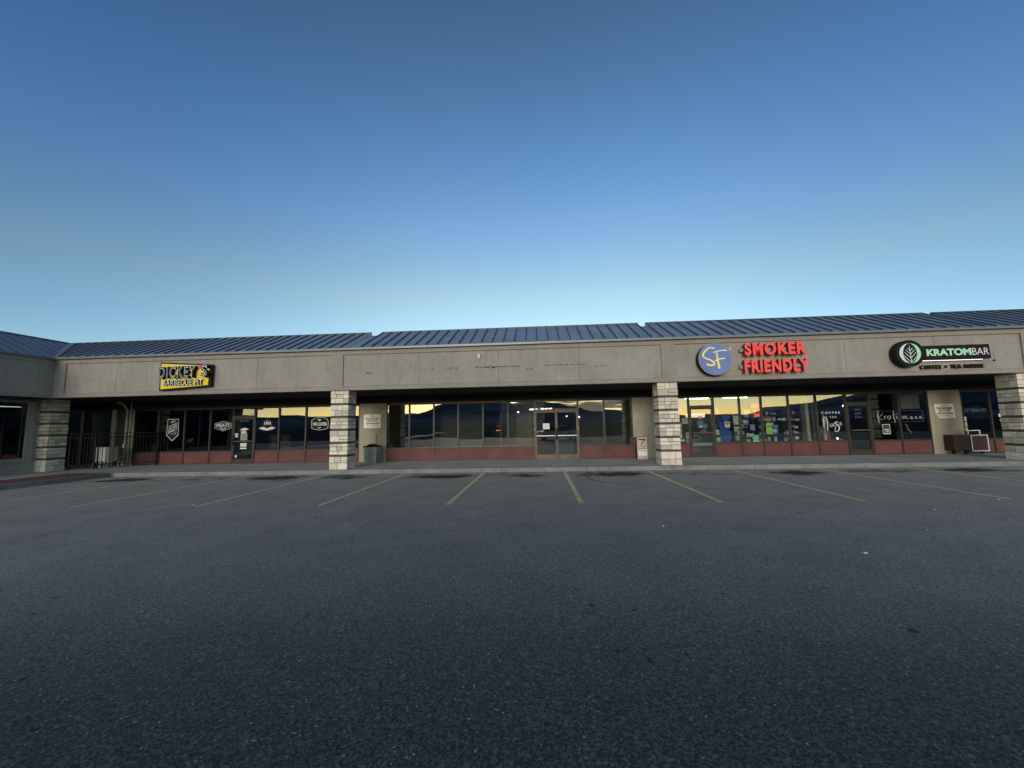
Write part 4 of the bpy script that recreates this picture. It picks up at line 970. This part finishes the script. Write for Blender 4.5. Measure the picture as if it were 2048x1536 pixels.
# tea bar lettering spread over two panes
w = W['g0']
dec(w, MB().ring([(13.74, 1.44), (14.70, 1.44), (14.70, 1.90), (13.72, 1.90)], .012, DY - .003, DY), 'dim_decal')
b_ = MB()
b_.stroke([(13.92, 1.90, .6), (13.89, 1.72, 1), (13.91, 1.50, 1.1), (13.95, 1.40, .5)], .03, DY - .003, DY)
b_.stroke([(14.10, 1.80, .5), (14.0, 1.70, .7), (13.92, 1.64, .7), (14.0, 1.57, .8), (14.09, 1.53, .6)], .018, DY - .003, DY)
b_.stroke([(14.14, 1.70, .7), (14.15, 1.56, .8), (14.17, 1.66, .6), (14.23, 1.70, .6)], .022, DY - .003, DY)
b_.stroke([(14.36, 1.70, .6), (14.28, 1.67, .9), (14.27, 1.58, .9), (14.33, 1.56, .7), (14.38, 1.68, .7), (14.39, 1.57, .7)], .022, DY - .003, DY)
b_.stroke([(14.52, 1.89, .6), (14.50, 1.70, 1), (14.53, 1.50, 1.1), (14.55, 1.41, .4)], .028, DY - .003, DY); b_.stroke([(14.44, 1.72, .6), (14.58, 1.74, .8), (14.69, 1.79, .5)], .014, DY - .003, DY)
b_.stroke([(14.67, 1.69, .5), (14.62, 1.66, .9), (14.62, 1.58, .9), (14.68, 1.56, .6)], .022, DY - .003, DY)
dec(w, b_, 'soft_decal')
plate(14.02, 14.32, .96, 1.36, w, 'decal'); plate(14.04, 14.30, 1.0, 1.34, w, colmat((.03, .05, .04)), dy=.004); plate(14.09, 14.25, 1.12, 1.16, w, 'green2', dy=.008); plate(14.12, 14.27, 1.06, 1.09, w, 'decal', dy=.008)
w = W['g1']
dec(w, MB().ring([(14.77, 1.44), (15.64, 1.44), (15.64, 1.89), (14.77, 1.89)], .012, DY - .003, DY), 'dim_decal')
b_ = MB(); b_.stroke([(14.82, 1.60, .6), (14.86, 1.69, .8), (14.87, 1.56, .8), (14.93, 1.69, .7), (14.94, 1.57, .7), (15.0, 1.68, .7), (15.02, 1.56, .8), (15.08, 1.58, .4)], .020, DY - .003, DY); dec(w, b_, 'soft_decal')
fit_text('decal_or_reflection', 'BAR', 15.14, 15.60, 1.55, 1.66, DY - .003, DY, [M['soft_decal']], w, spacing=1.5)
plate(14.80, 15.55, 1.96, 2.56, w, colmat((.03, .035, .035)), name='menu_board')
for i in range(6): plate(14.86 + (i % 2) * .05, 15.25 + (i % 3) * .08, 2.02 + i * .085, 2.03 + i * .085, w, 'dim_decal', dy=.004)
b_ = MB(); b_.stroke([(14.92, 1.36, .6), (14.98, 1.28, 1), (15.0, 1.15, 1), (15.1, 1.02, .8), (15.08, .95, .5)], .03, DY - .003, DY); dec(w, b_, 'dim_decal')
for z, a, b in ((1.98, 12.98, 13.30), (1.83, 12.96, 13.30), (1.68, 12.99, 13.30)):
    fit_text('sticker', {1.98: 'Mon', 1.83: 'Coffee', 1.68: 'Tea'}[z], 13.0, 13.26, z - .04, z + .04, DY - .003, DY, [M['dim_decal']], dg, shear=.3)
w = W['h0']; fit_text('decal_or_reflection', 'metro', 17.22, 18.05, 1.78, 1.95, DY - .003, DY, [simple('painted_sign_reflection', (.07, .07, .07), .8)], w, mirror=True, offset=.02)  # mirrored lettering painted on the pane as the reflection of a facing sign
for i, (a, b) in enumerate(((1.42, 1.60), (1.20, 1.38), (1.02, 1.16))): plate(17.15, 17.27, a, b, w, colmat((.42, .50, .46)), name='sticker')
plate(18.50, 18.60, 1.56, 1.70, W['h1'], 'white', name='sticker'); plate(18.52, 18.62, 1.40, 1.47, W['h1'], 'white', name='sticker')
w = W['f2']; fit_text('decal_or_reflection', 'HUSH', 9.95, 10.25, 1.61, 1.68, DY - .003, DY, [M['decal']], w)

# ------------------------------------------------------------------ posters in the tobacco shop windows: each a thing of its own
def poster(x0, x1, z0, z1, base, label, bits=(), y=None, frame=None):
    y = (YW + .035) if y is None else y
    S = thing('poster', label, 'poster', ((x0 + x1) / 2, y, z0), 'posters and cards in the tobacco shop windows')
    MB().box(x0, x1, y, y + .006, z0, z1).build('sheet', colmat(base), S)
    if frame: MB().ring([(x0, z0), (x1, z0), (x1, z1), (x0, z1)], .02, y - .004, y - .0005).build('border', colmat(frame), S)
    for (a, b, c, d_, col) in bits:
        MB().box(x0 + (x1 - x0) * a, x0 + (x1 - x0) * b, y - .004, y - .0008, z0 + (z1 - z0) * c, z0 + (z1 - z0) * d_).build('print', colmat(col), S)
    return S
Wt, Dk, Gy = (.72, .72, .70), (.04, .04, .05), (.30, .32, .32)
poster(7.80, 8.02, 1.35, 1.59, Wt, 'white card with red picture in front of the blue totes', ((.1, .9, .55, .75, (.45, .08, .07)), (.3, .75, .35, .55, (.75, .35, .2)), (.1, .9, .8, .88, (.1, .15, .4))))
poster(7.395, 7.55, 1.04, 1.26, Wt, 'small white card with a dark drawing at the left edge of the blue totes', ((.3, .75, .35, .8, Gy), (.25, .8, .15, .25, Dk)))
poster(7.45, 7.59, .75, .93, (.22, .55, .25), 'small green card low beside the blue totes', ((.1, .9, .1, .45, (.12, .65, .10)), (.1, .9, .8, .95, Wt)))
poster(7.40, 7.63, 1.94, 2.21, (.26, .28, .25), 'dull grey-green sheet high in the window right of the tobacco shop door', ((.05, .95, .84, .90, (.45, .47, .42)),))
poster(8.16, 8.385, 1.45, 1.84, (.34, .38, .34), 'tall grey-green poster right of the blue totes', ((.2, .6, .2, .7, (.5, .55, .5)), (.5, .9, .1, .3, (.6, .62, .6)), (.1, .9, .85, .93, (.55, .58, .5))))
poster(8.185, 8.385, 1.16, 1.37, (.55, .56, .54), 'pale photo sheet just below the tall grey-green poster', ((.1, .4, .3, .8, Gy), (.55, .9, .2, .6, Dk), (.2, .8, .05, .15, (.25, .25, .25))))
poster(8.20, 8.385, .78, 1.0, (.14, .14, .14), 'dark photo sheet low beside the mullion right of the blue totes', ((.2, .8, .45, .9, (.40, .40, .36)), (.3, .9, .15, .28, (.5, .5, .48))))
poster(8.56, 8.78, 1.45, 1.66, (.18, .22, .48), 'blue card with reddish top and white word, upper of the two blue cards', ((0, 1, .84, 1, (.55, .18, .22)), (.1, .6, .45, .68, Wt)))
poster(8.82, 9.03, 1.21, 1.45, (.18, .20, .45), 'blue card with reddish top, lower of the two blue cards', ((0, 1, .86, 1, (.60, .22, .26)), (.4, .7, .5, .62, Wt), (.4, .9, .08, .16, Wt)))
poster(8.66, 8.96, .95, 1.08, (.50, .52, .48), 'pale low card above the turquoise card', ((.1, .5, .2, .6, Gy),))
poster(8.89, 9.15, .73, 1.02, (.13, .55, .50), 'turquoise card with white lower band standing on the sill', ((.0, 1, 0, .18, Wt), (.25, .75, .62, .68, Wt), (.25, .75, .42, .48, Wt)), y=YW + .022)
poster(8.66, 8.81, .735, .82, (.45, .46, .46), 'small grey card on the sill left of the turquoise card', ((.1, .9, .4, .6, Dk),))
poster(8.62, 8.88, 1.90, 2.10, (.62, .45, .14), 'yellow-orange card behind the red number display', ((.1, .9, .1, .4, (.70, .50, .25)),), y=YW + .05)
poster(9.47, 9.77, 1.04, 1.51, (.40, .68, .06), 'lime green poster with grey header in the pane right of the number display', ((0, 1, .83, 1, (.50, .54, .56)), (.15, .85, .62, .70, (.12, .25, .03)), (.1, .9, .3, .42, (.55, .75, .2))))
poster(9.705, 9.94, 1.06, 1.42, (.04, .13, .34), 'dark blue poster with a white circle overlapping the lime green poster', ((.3, .9, .80, .86, Wt), (.05, .75, .14, .50, (.55, .68, .75)), (.3, .55, .26, .40, (.04, .13, .34))), y=YW + .024)
poster(9.36, 9.72, 1.60, 1.76, (.22, .13, .08), 'brown shelf card above the lime green poster', ((.1, .9, .15, .45, (.45, .35, .22)),))
poster(10.78, 11.0, 1.57, 1.66, (.30, .33, .26), 'grey-green shelf ticket in the fourth pane', ((.2, .8, .2, .8, (.45, .47, .4)),), y=YW + .3)
poster(10.76, 10.92, 1.26, 1.36, (.60, .55, .55), 'white shelf ticket with red band in the fourth pane', ((0, 1, .55, .8, (.55, .05, .08)),), y=YW + .3)
poster(10.75, 10.88, 1.05, 1.12, (.62, .62, .60), 'pale shelf ticket below the red-banded one', ((.1, .9, .1, .3, Gy),), y=YW + .3)
poster(10.77, 10.91, .80, .91, (.74, .74, .72), 'white blank ticket on the lowest shelf of the fourth pane', (), y=YW + .3)
poster(6.06, 6.30, 1.54, 1.76, (.55, .56, .60), 'grey and orange photo card just left of the tobacco shop door', ((.05, .45, .2, .8, (.35, .38, .45)), (.5, .95, .2, .9, (.60, .38, .15))))
poster(6.19, 6.31, .93, 1.17, (.62, .50, .42), 'cream card with brown figure left of the tobacco shop door', ((.3, .75, .4, .85, (.28, .14, .06)), (.2, .8, .12, .25, (.5, .2, .15))))
poster(6.20, 6.31, .755, .90, (.08, .36, .58), 'small bright blue card at the foot of the pane left of the door', ((.2, .8, .3, .5, (.2, .5, .65)),))
for i, (a, b) in enumerate(((1.36, 1.55), (1.16, 1.33), (.95, 1.13))):
    poster(5.82, 6.03, a, b, (.62, .66, .62), ('top', 'middle', 'bottom')[i] + ' sheet of three pale notices stacked beside the stone pillar', ((.1, .8, .3, .36, Gy), (.1, .8, .55, .6, Gy)))
poster(5.85, 6.12, .80, .88, Wt, 'white narrow card on the sill beside the stone pillar', ((.1, .9, .4, .55, Gy),))
poster(6.75, 6.89, 1.73, 1.84, (.66, .55, .55), 'small whitish card high on the tobacco shop door glass', ((.2, .8, .3, .5, (.5, .2, .2)),))
poster(6.68, 6.94, 1.47, 1.65, (.13, .21, .36), 'slate blue card in the middle of the tobacco shop door', ((.2, .8, .6, .7, (.2, .3, .45)),))
poster(6.74, 6.89, 1.36, 1.465, (.60, .66, .72), 'white card just below the slate blue card on the door', ((.2, .8, .4, .55, Gy),))
poster(6.905, 7.08, 1.32, 1.50, (.17, .20, .25), 'dim grey card right of the white card on the door', ((.1, .6, .3, .7, (.3, .33, .36)),))
poster(6.82, 7.02, 1.16, 1.26, (.28, .24, .20), 'brownish grey card below the other cards on the door', ((.2, .7, .2, .5, (.08, .05, .05)),))
# two framed sheets in the barbecue shop window
poster(-12.19, -11.77, .76, 1.385, (.24, .25, .20), 'greyish photo poster standing on the sill under the 1941 badge', ((.3, .7, .2, .8, (.36, .37, .34)), (.1, .3, .5, .75, (.13, .14, .10)), (.65, .9, .35, .6, (.14, .14, .11))), frame=(.30, .32, .20))
poster(-11.69, -11.22, .76, 1.385, (.20, .19, .11), 'olive poster with pale base on the sill right of the greyish photo poster', ((0, 1, 0, .2, (.42, .43, .42)), (.25, .7, .5, .8, (.32, .27, .16)), (.15, .85, .25, .45, (.12, .10, .06))), frame=(.30, .33, .18))

# lit number display and small lit sign
S = thing('number_display', 'black board with lit red numbers in the tobacco shop window', 'display', (9.02, YW + .1, 1.75))
MB().box(8.93, 9.265, YW + .06, YW + .10, 1.72, 2.33).build('board', colmat((.10, .07, .06)), S)
fit_text('number', '865', 8.96, 9.24, 2.17, 2.31, YW + .052, YW + .058, [M['neon_red']], S, offset=.01)
fit_text('number', '11', 9.02, 9.13, 1.975, 2.095, YW + .052, YW + .058, [M['neon_red']], S, offset=.01)
fit_text('number', '54', 9.05, 9.25, 1.765, 1.91, YW + .052, YW + .058, [M['neon_red']], S, offset=.01)
S = thing('lit_sign', 'white and red lit strip sign hanging behind the top of the tobacco shop door', 'sign', (6.8, YW + .5, 1.85))
MB().box(6.42, 7.22, YW + .55, YW + .58, 1.80, 1.95).build('light_box', simple('lit_white_box', (.8, .8, .75), .5, emit=(1, .85, .6), es=.9, var=0), S)
b_ = MB(); rg = random.Random(5)
for i in range(7):
    x = 6.50 + i * .10; b_.stroke([(x, 1.82, .8), (x + rg.uniform(-.02, .03), 1.87, 1), (x + rg.uniform(.0, .05), 1.92, .7)], .02, YW + .535, YW + .548)
    b_.stroke([(x + .03, 1.83, .8), (x + .05, 1.86 + rg.uniform(-.01, .02), 1)], .018, YW + .535, YW + .548)
b_.build('red_letters', M['neon_red'], S)
S = thing('open_sign', 'tiny lit red and green neon sign deep in the empty middle unit', 'sign', (-1.75, 20, 1.4))
MB().box(-2.03, -1.86, 19.6, 19.62, 1.36, 1.40).build('red_tube', M['neon_red'], S); MB().box(-2.10, -2.03, 19.6, 19.62, 1.365, 1.40).build('green_tube', simple('lit_green', (.1, .6, .3), .5, emit=(.1, 1, .5), es=1.6, var=0), S)
MB().box(-2.04, -1.92, 19.6, 19.62, 1.58, 1.60).build('red_tube', M['neon_red'], S)

# ------------------------------------------------------------------ furniture and goods behind the glass
def tote(x0, x1, y0, y1, z0, z1, label, lid=True):
    S = thing('plastic_tote', label, 'storage tote', ((x0 + x1) / 2, (y0 + y1) / 2, z0), 'blue plastic totes in the tobacco shop window')
    e = .07; b_ = MB(); b_.hexa([(x0 + e, y0 + e, z0), (x1 - e, y0 + e, z0), (x1 - e, y1 - e, z0), (x0 + e, y1 - e, z0), (x0, y0, z1 - .04), (x1, y0, z1 - .04), (x1, y1, z1 - .04), (x0, y1, z1 - .04)])
    b_.box(x0 + .05, x1 - .05, y0 + .01, y1, z0 + (z1 - z0) * .45, z0 + (z1 - z0) * .5); b_.build('tub', M['blueplastic'], S)
    MB().box(x0 - .015, x1 + .015, y0 - .015, y1 + .015, z1 - .039, z1).build('lid', M['blueplastic'], S)
MB_ = MB
sill = MB().box(5.4, 11.4, YW + .14, YW + .75, .60, .70).build('window_shelf', M['interior_wall'], B)
tote(7.60, 8.14, YW + .16, YW + .55, .70, 1.18, 'big blue tote with tapered sides at the bottom of the pile')
tote(7.62, 8.12, YW + .18, YW + .55, 1.181, 1.56, 'blue tote in the middle of the pile, behind the red picture card')
tote(7.80, 8.12, YW + .20, YW + .50, 1.561, 1.83, 'small blue tote on top of the pile')
tote(7.42, 7.595, YW + .2, YW + .5, 1.20, 1.46, 'narrow dull blue tote left of the pile') 
S = thing('blue_bag', 'glossy light blue rounded pack beside the red number display', 'bag', (8.81, YW + .2, 1.72))
MB().lathe([(.02, 0), (.11, .02), (.13, .08), (.11, .14), (.03, .17)], (8.81, YW + .25, 1.72), 16).build('pack', colmat((.14, .36, .62)), S, smooth=True)
# shelving with boxes
rg = random.Random(11); tints = [(.12, .12, .13), (.34, .33, .31), (.07, .09, .18), (.60, .58, .54), (.35, .06, .05), (.06, .18, .34), (.45, .33, .12)]
protos = {}
def shelf(x0, x1, y, label):
    S = thing('shelf_unit', label, 'shelves', ((x0 + x1) / 2, y, SZ)); zs = [.35, .72, 1.0, 1.28, 1.56, 1.84]
    for z in zs: MB().box(x0, x1, y, y + .35, z - .025, z).build('shelf_board', M['mblack'], S)
    for x in (x0 - .03, x1): MB().box(x, x + .03, y, y + .35, SZ, 2.05).build('side_panel', M['mblack'], S)
    MB().box(x0, x1, y + .352, y + .37, SZ, 2.05).build('back_panel', M['interior_dark'], S)
    for z in zs[1:]:
        x = x0 + .03
        while x < x1 - .14:
            ti = rg.randrange(len(tints)); hh = rg.choice([.10, .14, .18])
            if rg.random() < .82:
                key = (ti, hh)
                if key not in protos:
                    p_ = MB().box(-.05, .05, -.04, .04, 0, hh).build('goods_box', colmat(tints[ti])); lid_ = MB().box(-.04, .04, -.044, -.0405, hh * .5, hh * .8).build('print', colmat((.45, .45, .42)), p_)
                    protos[key] = p_; o = p_
                else:
                    o = protos[key].copy(); COL.objects.link(o)
                    for ch in protos[key].children: c = ch.copy(); COL.objects.link(c); c.parent = o
                o.location = (x + .05, y + .08, z)
                cn = {0: 'black', 1: 'grey', 2: 'dark blue', 3: 'pale grey', 4: 'dark red', 5: 'blue', 6: 'tan'}[ti]
                sz = {.10: 'low', .14: 'medium', .18: 'tall'}[hh]
                tag(o, '%s %s packet on a shelf of the tobacco shop' % (sz, cn), 'packet', 'packets on the tobacco shop shelves, %s %s' % (sz, cn))
            x += rg.choice([.125, .14, .2])
shelf(8.5, 9.30, YW + .8, 'black shelving of packets behind the number display pane')
shelf(9.45, 10.36, YW + .55, 'black shelving of packets behind the lime green poster pane')
shelf(10.46, 11.15, YW + .55, 'black shelving of packets behind the fourth tobacco shop pane')
prt(MB().box(11.2, 11.33, YW + .2, YW + .5, SZ, 2.88), 'inner_post', M['interior_wall'])
shelf(5.5, 6.2, YW + .8, 'black shelving of packets behind the pane beside the stone pillar')
def chair(x, y, rz_, label, mat, z=SZ, group=None):
    S = thing('cafe_chair', label, 'chair', (0, 0, 0), group)
    MB().box(-.2, .2, -.2, .2, .44, .47).build('seat', M[mat], S)
    b_ = MB(); b_.hexa([(-.2, .18, .62), (.2, .18, .62), (.2, .20, .62), (-.2, .20, .62), (-.2, .24, .92), (.2, .24, .92), (.2, .26, .92), (-.2, .26, .92)]); b_.build('backrest', M[mat], S)
    for sx in (-1, 1):
        MB().tube([(sx * .18, -.18, 0), (sx * .18, -.17, .44)], .014, 6).build('leg', M[mat], S); MB().tube([(sx * .18, .20, 0), (sx * .18, .18, .45), (sx * .18, .24, .85)], .014, 6).build('leg', M[mat], S)
    S.location = (x, y, z); S.rotation_euler = (0, 0, rz_)
def table(x, y, label, mat, r=.38, top='wood', z=SZ):
    S = thing('cafe_table', label, 'table', (x, y, z))
    MB().lathe([(r - .02, .70), (r, .71), (r, .735), (r - .02, .745)], (x, y, z), 24).build('tabletop', M[top], S)
    MB().tube([(x, y, z + .02), (x, y, z + .70)], .03, 8).build('pedestal', M[mat], S); MB().lathe([(.24, 0), (.24, .02), (.03, .04)], (x, y, z), 16).build('base', M[mat], S)
chair(-15.15, 18.6, R(80), 'white chair inside the barbecue shop, left of the mullion', 'cream'); chair(-14.5, 18.5, R(-70), 'white chair inside the barbecue shop, under the MEATS badge', 'cream')
chair(-10.9, 19.0, R(30), 'dark chair inside behind the plain barbecue shop pane', 'bronze'); chair(-9.9, 19.2, R(-100), 'dark chair inside below the WE CATER badge', 'bronze')
table(-10.4, 19.1, 'round brown table between the two dark chairs in the barbecue shop', 'bronze')
table(13.15, 18.8, 'round wooden table seen through the coffee shop door', 'bronze')
chair(12.95, 18.2, R(10), 'dark chair left of the wooden table behind the coffee shop door', 'bronze'); chair(13.45, 18.3, R(-30), 'dark chair right of the wooden table behind the coffee shop door', 'bronze')
chair(13.95, 18.4, R(20), 'dark chair inside under the coffee bar picture frame', 'bronze'); chair(14.9, 18.5, R(-10), 'dark chair inside the last coffee bar pane', 'bronze')
S = thing('armchair', 'tan leather armchair behind the coffee house window', 'armchair', (12.3, 18.1, SZ))
b_ = MB(); b_.box(11.98, 12.62, 17.80, 18.45, .25, .52); b_.build('seat', M['leather'], S)
MB().lathe([(.28, 0), (.34, .1), (.35, .6), (.33, .9), (.25, 1.0)], (12.32, 18.55, .30), 20).build('backrest', M['leather'], S, smooth=True)
for x in (11.90, 12.60): MB().box(x, x + .12, 17.80, 18.42, .25, .80).build('armrest', M['leather'], S)
S = thing('vase', 'slender white and blue ornament behind the coffee house window', 'vase', (11.99, YW + .3, .7))
MB().box(11.75, 12.2, YW + .15, YW + .5, .64, .70).build('stand', M['wood'], S)
MB().lathe([(.05, .0), (.07, .03), (.03, .10), (.035, .28), (.06, .36), (.05, .42), (.035, .5)], (11.97, YW + .3, .70 + .25), 14).build('body', colmat((.25, .42, .72)), S, smooth=True)
MB().lathe([(.035, .0), (.065, .06), (.07, .14), (.05, .24), (.03, .30), (.015, .34)], (11.97, YW + .3, 1.451), 14).build('neck', M['decal'], S, smooth=True)
MB().lathe([(.03, 0), (.06, .02), (.05, .25)], (11.97, YW + .3, .70), 14).build('foot', M['decal'], S, smooth=True)
def plant(x, y, z, h, n, label, seed, L=.22):
    S = thing('potted_plant', label, 'plant', (x, y, z)); rg = random.Random(seed)
    MB().lathe([(.09, 0), (.13, .2), (.14, .22)], (x, y, z), 14).build('pot', M['mblack'], S)
    lf = MB(); stm = MB()
    for i in range(n):
        a = rg.uniform(0, 6.28); r = rg.uniform(.05, .22); zz = z + .25 + rg.random() * h; c = Vector((x + math.cos(a) * r * .3, y + math.sin(a) * r * .3, z + .2)); e = Vector((x + math.cos(a) * r, y + math.sin(a) * r, zz))
        stm.tube([c, (c + e) / 2 + Vector((0, 0, .03)), e], .004, 4)
        d_ = Vector((math.cos(a), math.sin(a), rg.uniform(-.6, .5))).normalized() * L * rg.uniform(.6, 1.1); s_ = d_.cross(Vector((0, 0, 1))).normalized() * L * .16
        lf.add([e, e + d_ * .5 + s_, e + d_, e + d_ * .5 - s_], [(0, 1, 2, 3)])
    stm.build('stem', M['bark'], S); lf.build('foliage', M['leaf'], S, fixn=False)
plant(11.78, YW + .45, .45, .45, 60, 'leafy potted plant in the coffee house window', 4)
plant(-20.9, 16.6, SZ, 1.6, 90, 'tall leafy plant in the dark patio behind the leftmost pillar', 8, .30)
S = thing('wire_basket', 'wire basket with bent handle seen through the tobacco shop door', 'basket', (6.75, 18.0, SZ))
b_ = MB(); b_.tube([(6.52, 18, .98), (6.75, 18, 1.03), (6.92, 18, 1.0), (6.98, 18.0, .92), (7.03, 18, .90)], .012, 6); b_.build('handle', M['silver'], S, smooth=True)
b_ = MB()
for i in range(6): b_.tube([(6.48 + i * .09, 18, .35), (6.48 + i * .09, 18, .85)], .004, 4)
for z in (.36, .60, .85): b_.tube([(6.48, 18, z), (6.95, 18, z)], .005, 4)
b_.build('wires', M['silver'], S)
MB().box(6.55, 6.8, 18.05, 18.4, .36, .82).build('contents', colmat((.20, .03, .03)), S)
for i, (x, z) in enumerate(((11.25, .70),)):
    S = thing('small_box', 'tiny pale yellow box on the sill at the end of the tobacco shop', 'box', (x, YW + .16, .74)); MB().box(x - .05, x + .05, YW + .14, YW + .2, .735, .79).build('carton', colmat((.70, .66, .40)), S); MB().box(x - .05, x + .05, YW + .14, YW + .2, .7905, .795).build('lid', M['decal'], S)
S = thing('wall_plate', 'pale plate lettered SUN inside the wing window', 'sign', (-20.8, 14.2, 1.8)); MB().box(-20.62, -20.6, 14.35, 14.95, 1.74, 2.02).build('plate', colmat((.22, .22, .22)), S)
o = fit_text('lettering', 'SUN', 0, .50, 0, .17, -.005, 0, [M['decal']], None); o.parent = S; o.matrix_local = Matrix.Translation((.21, .19, .0)) @ Matrix.Rotation(R(90), 4, 'Z')

# litter on the car park
rg = random.Random(21)
for i, (x, y) in enumerate(((6.9, 7.7), (5.55, 6.35), (8.9, 8.6), (8.3, 6.5), (9.6, 6.9), (3.9, 5.3), (-8.1, 8.35), (-7.7, 8.6), (1.9, 6.6), (7.2, 5.8))):
    b_ = MB(); s_ = rg.uniform(.012, .03); a = rg.uniform(0, 3); p_ = [(x + math.cos(a + q * 1.57) * s_ * rg.uniform(.5, 1.6), y + math.sin(a + q * 1.57) * s_) for q in range(4)]
    b_.hexa([(u, v_, .002) for u, v_ in p_] + [(u, v_, .006 + rg.uniform(0, .008)) for u, v_ in p_])
    tag(b_.build('paper_scrap', M['decal'], origin=(x, y, 0)), 'small pale scrap of litter lying on the asphalt', 'litter', 'scraps of litter on the asphalt')

# ------------------------------------------------------------------ cars parked behind the camera; the photo shows them only as reflections in the glass
def car(x, y, rz_, paint, label):
    S = thing('parked_car', label, 'car', (0, 0, 0))
    sec = [(-2.2, .42, .62, .80), (-2.1, .30, .85, .86), (-1.3, .28, .93, .90), (-.6, .28, .95, .90), (.9, .28, .96, .90), (1.7, .30, .98, .88), (2.15, .34, .90, .82), (2.25, .45, .70, .76)]
    b = MB(); n = 8
    for (px, z0, z1, w) in sec:
        for (u, v) in ((-1, .0), (-1.0, .55), (-.92, .9), (-.75, 1.0), (.75, 1.0), (.92, .9), (1.0, .55), (1, .0)): b.v.append((px, u * w, z0 + (z1 - z0) * v))
    for i in range(len(sec) - 1):
        for k in range(n):
            k2 = (k + 1) % n; b.f.append((i * n + k, i * n + k2, (i + 1) * n + k2, (i + 1) * n + k)); b.mi.append(0); b.tone.append(.5)
    b.f.append(tuple(range(n))); b.f.append(tuple((len(sec) - 1) * n + k for k in reversed(range(n)))); b.mi += [0, 0]; b.tone += [.5, .5]
    bo = b.build('body', paint, S, smooth=True)
    c = MB(); c.hexa([(-1.35, -.80, .90), (1.75, -.80, .93), (1.75, .80, .93), (-1.35, .80, .90), (-.55, -.62, 1.42), (1.05, -.62, 1.43), (1.05, .62, 1.43), (-.55, .62, 1.42)]); c.build('cabin_glass', M['black'], S)
    MB().hexa([(-.62, -.63, 1.415), (1.12, -.63, 1.425), (1.12, .63, 1.425), (-.62, .63, 1.415), (-.45, -.55, 1.46), (.95, -.55, 1.47), (.95, .55, 1.47), (-.45, .55, 1.46)]).build('roof', paint, S)
    for wx in (-1.35, 1.35):
        for sy in (-1, 1):
            w_ = MB(); w_.tube([(wx, sy * .72, .32), (wx, sy * .93, .32)], .32, 18); t_ = w_.build('wheel', M['mblack'], S)
            MB().tube([(wx, sy * .925, .32), (wx, sy * .94, .32)], .19, 12).build('rim', M['silver'], t_)
    for sy in (-1, 1):
        MB().box(-2.18, -2.08, sy * .62 - .14, sy * .62 + .14, .62, .74).build('headlight', M['silver'], S); MB().box(2.16, 2.23, sy * .62 - .12, sy * .62 + .12, .68, .82).build('tail_light', M['red_edge'], S)
    S.location = (x, y, 0); S.rotation_euler = (0, 0, rz_)
wp = simple('white_car_paint', (.55, .56, .57), .25)
car(1.9, -8.5, R(4), wp, 'white car across the lot, mirrored in the double doors of the middle unit')
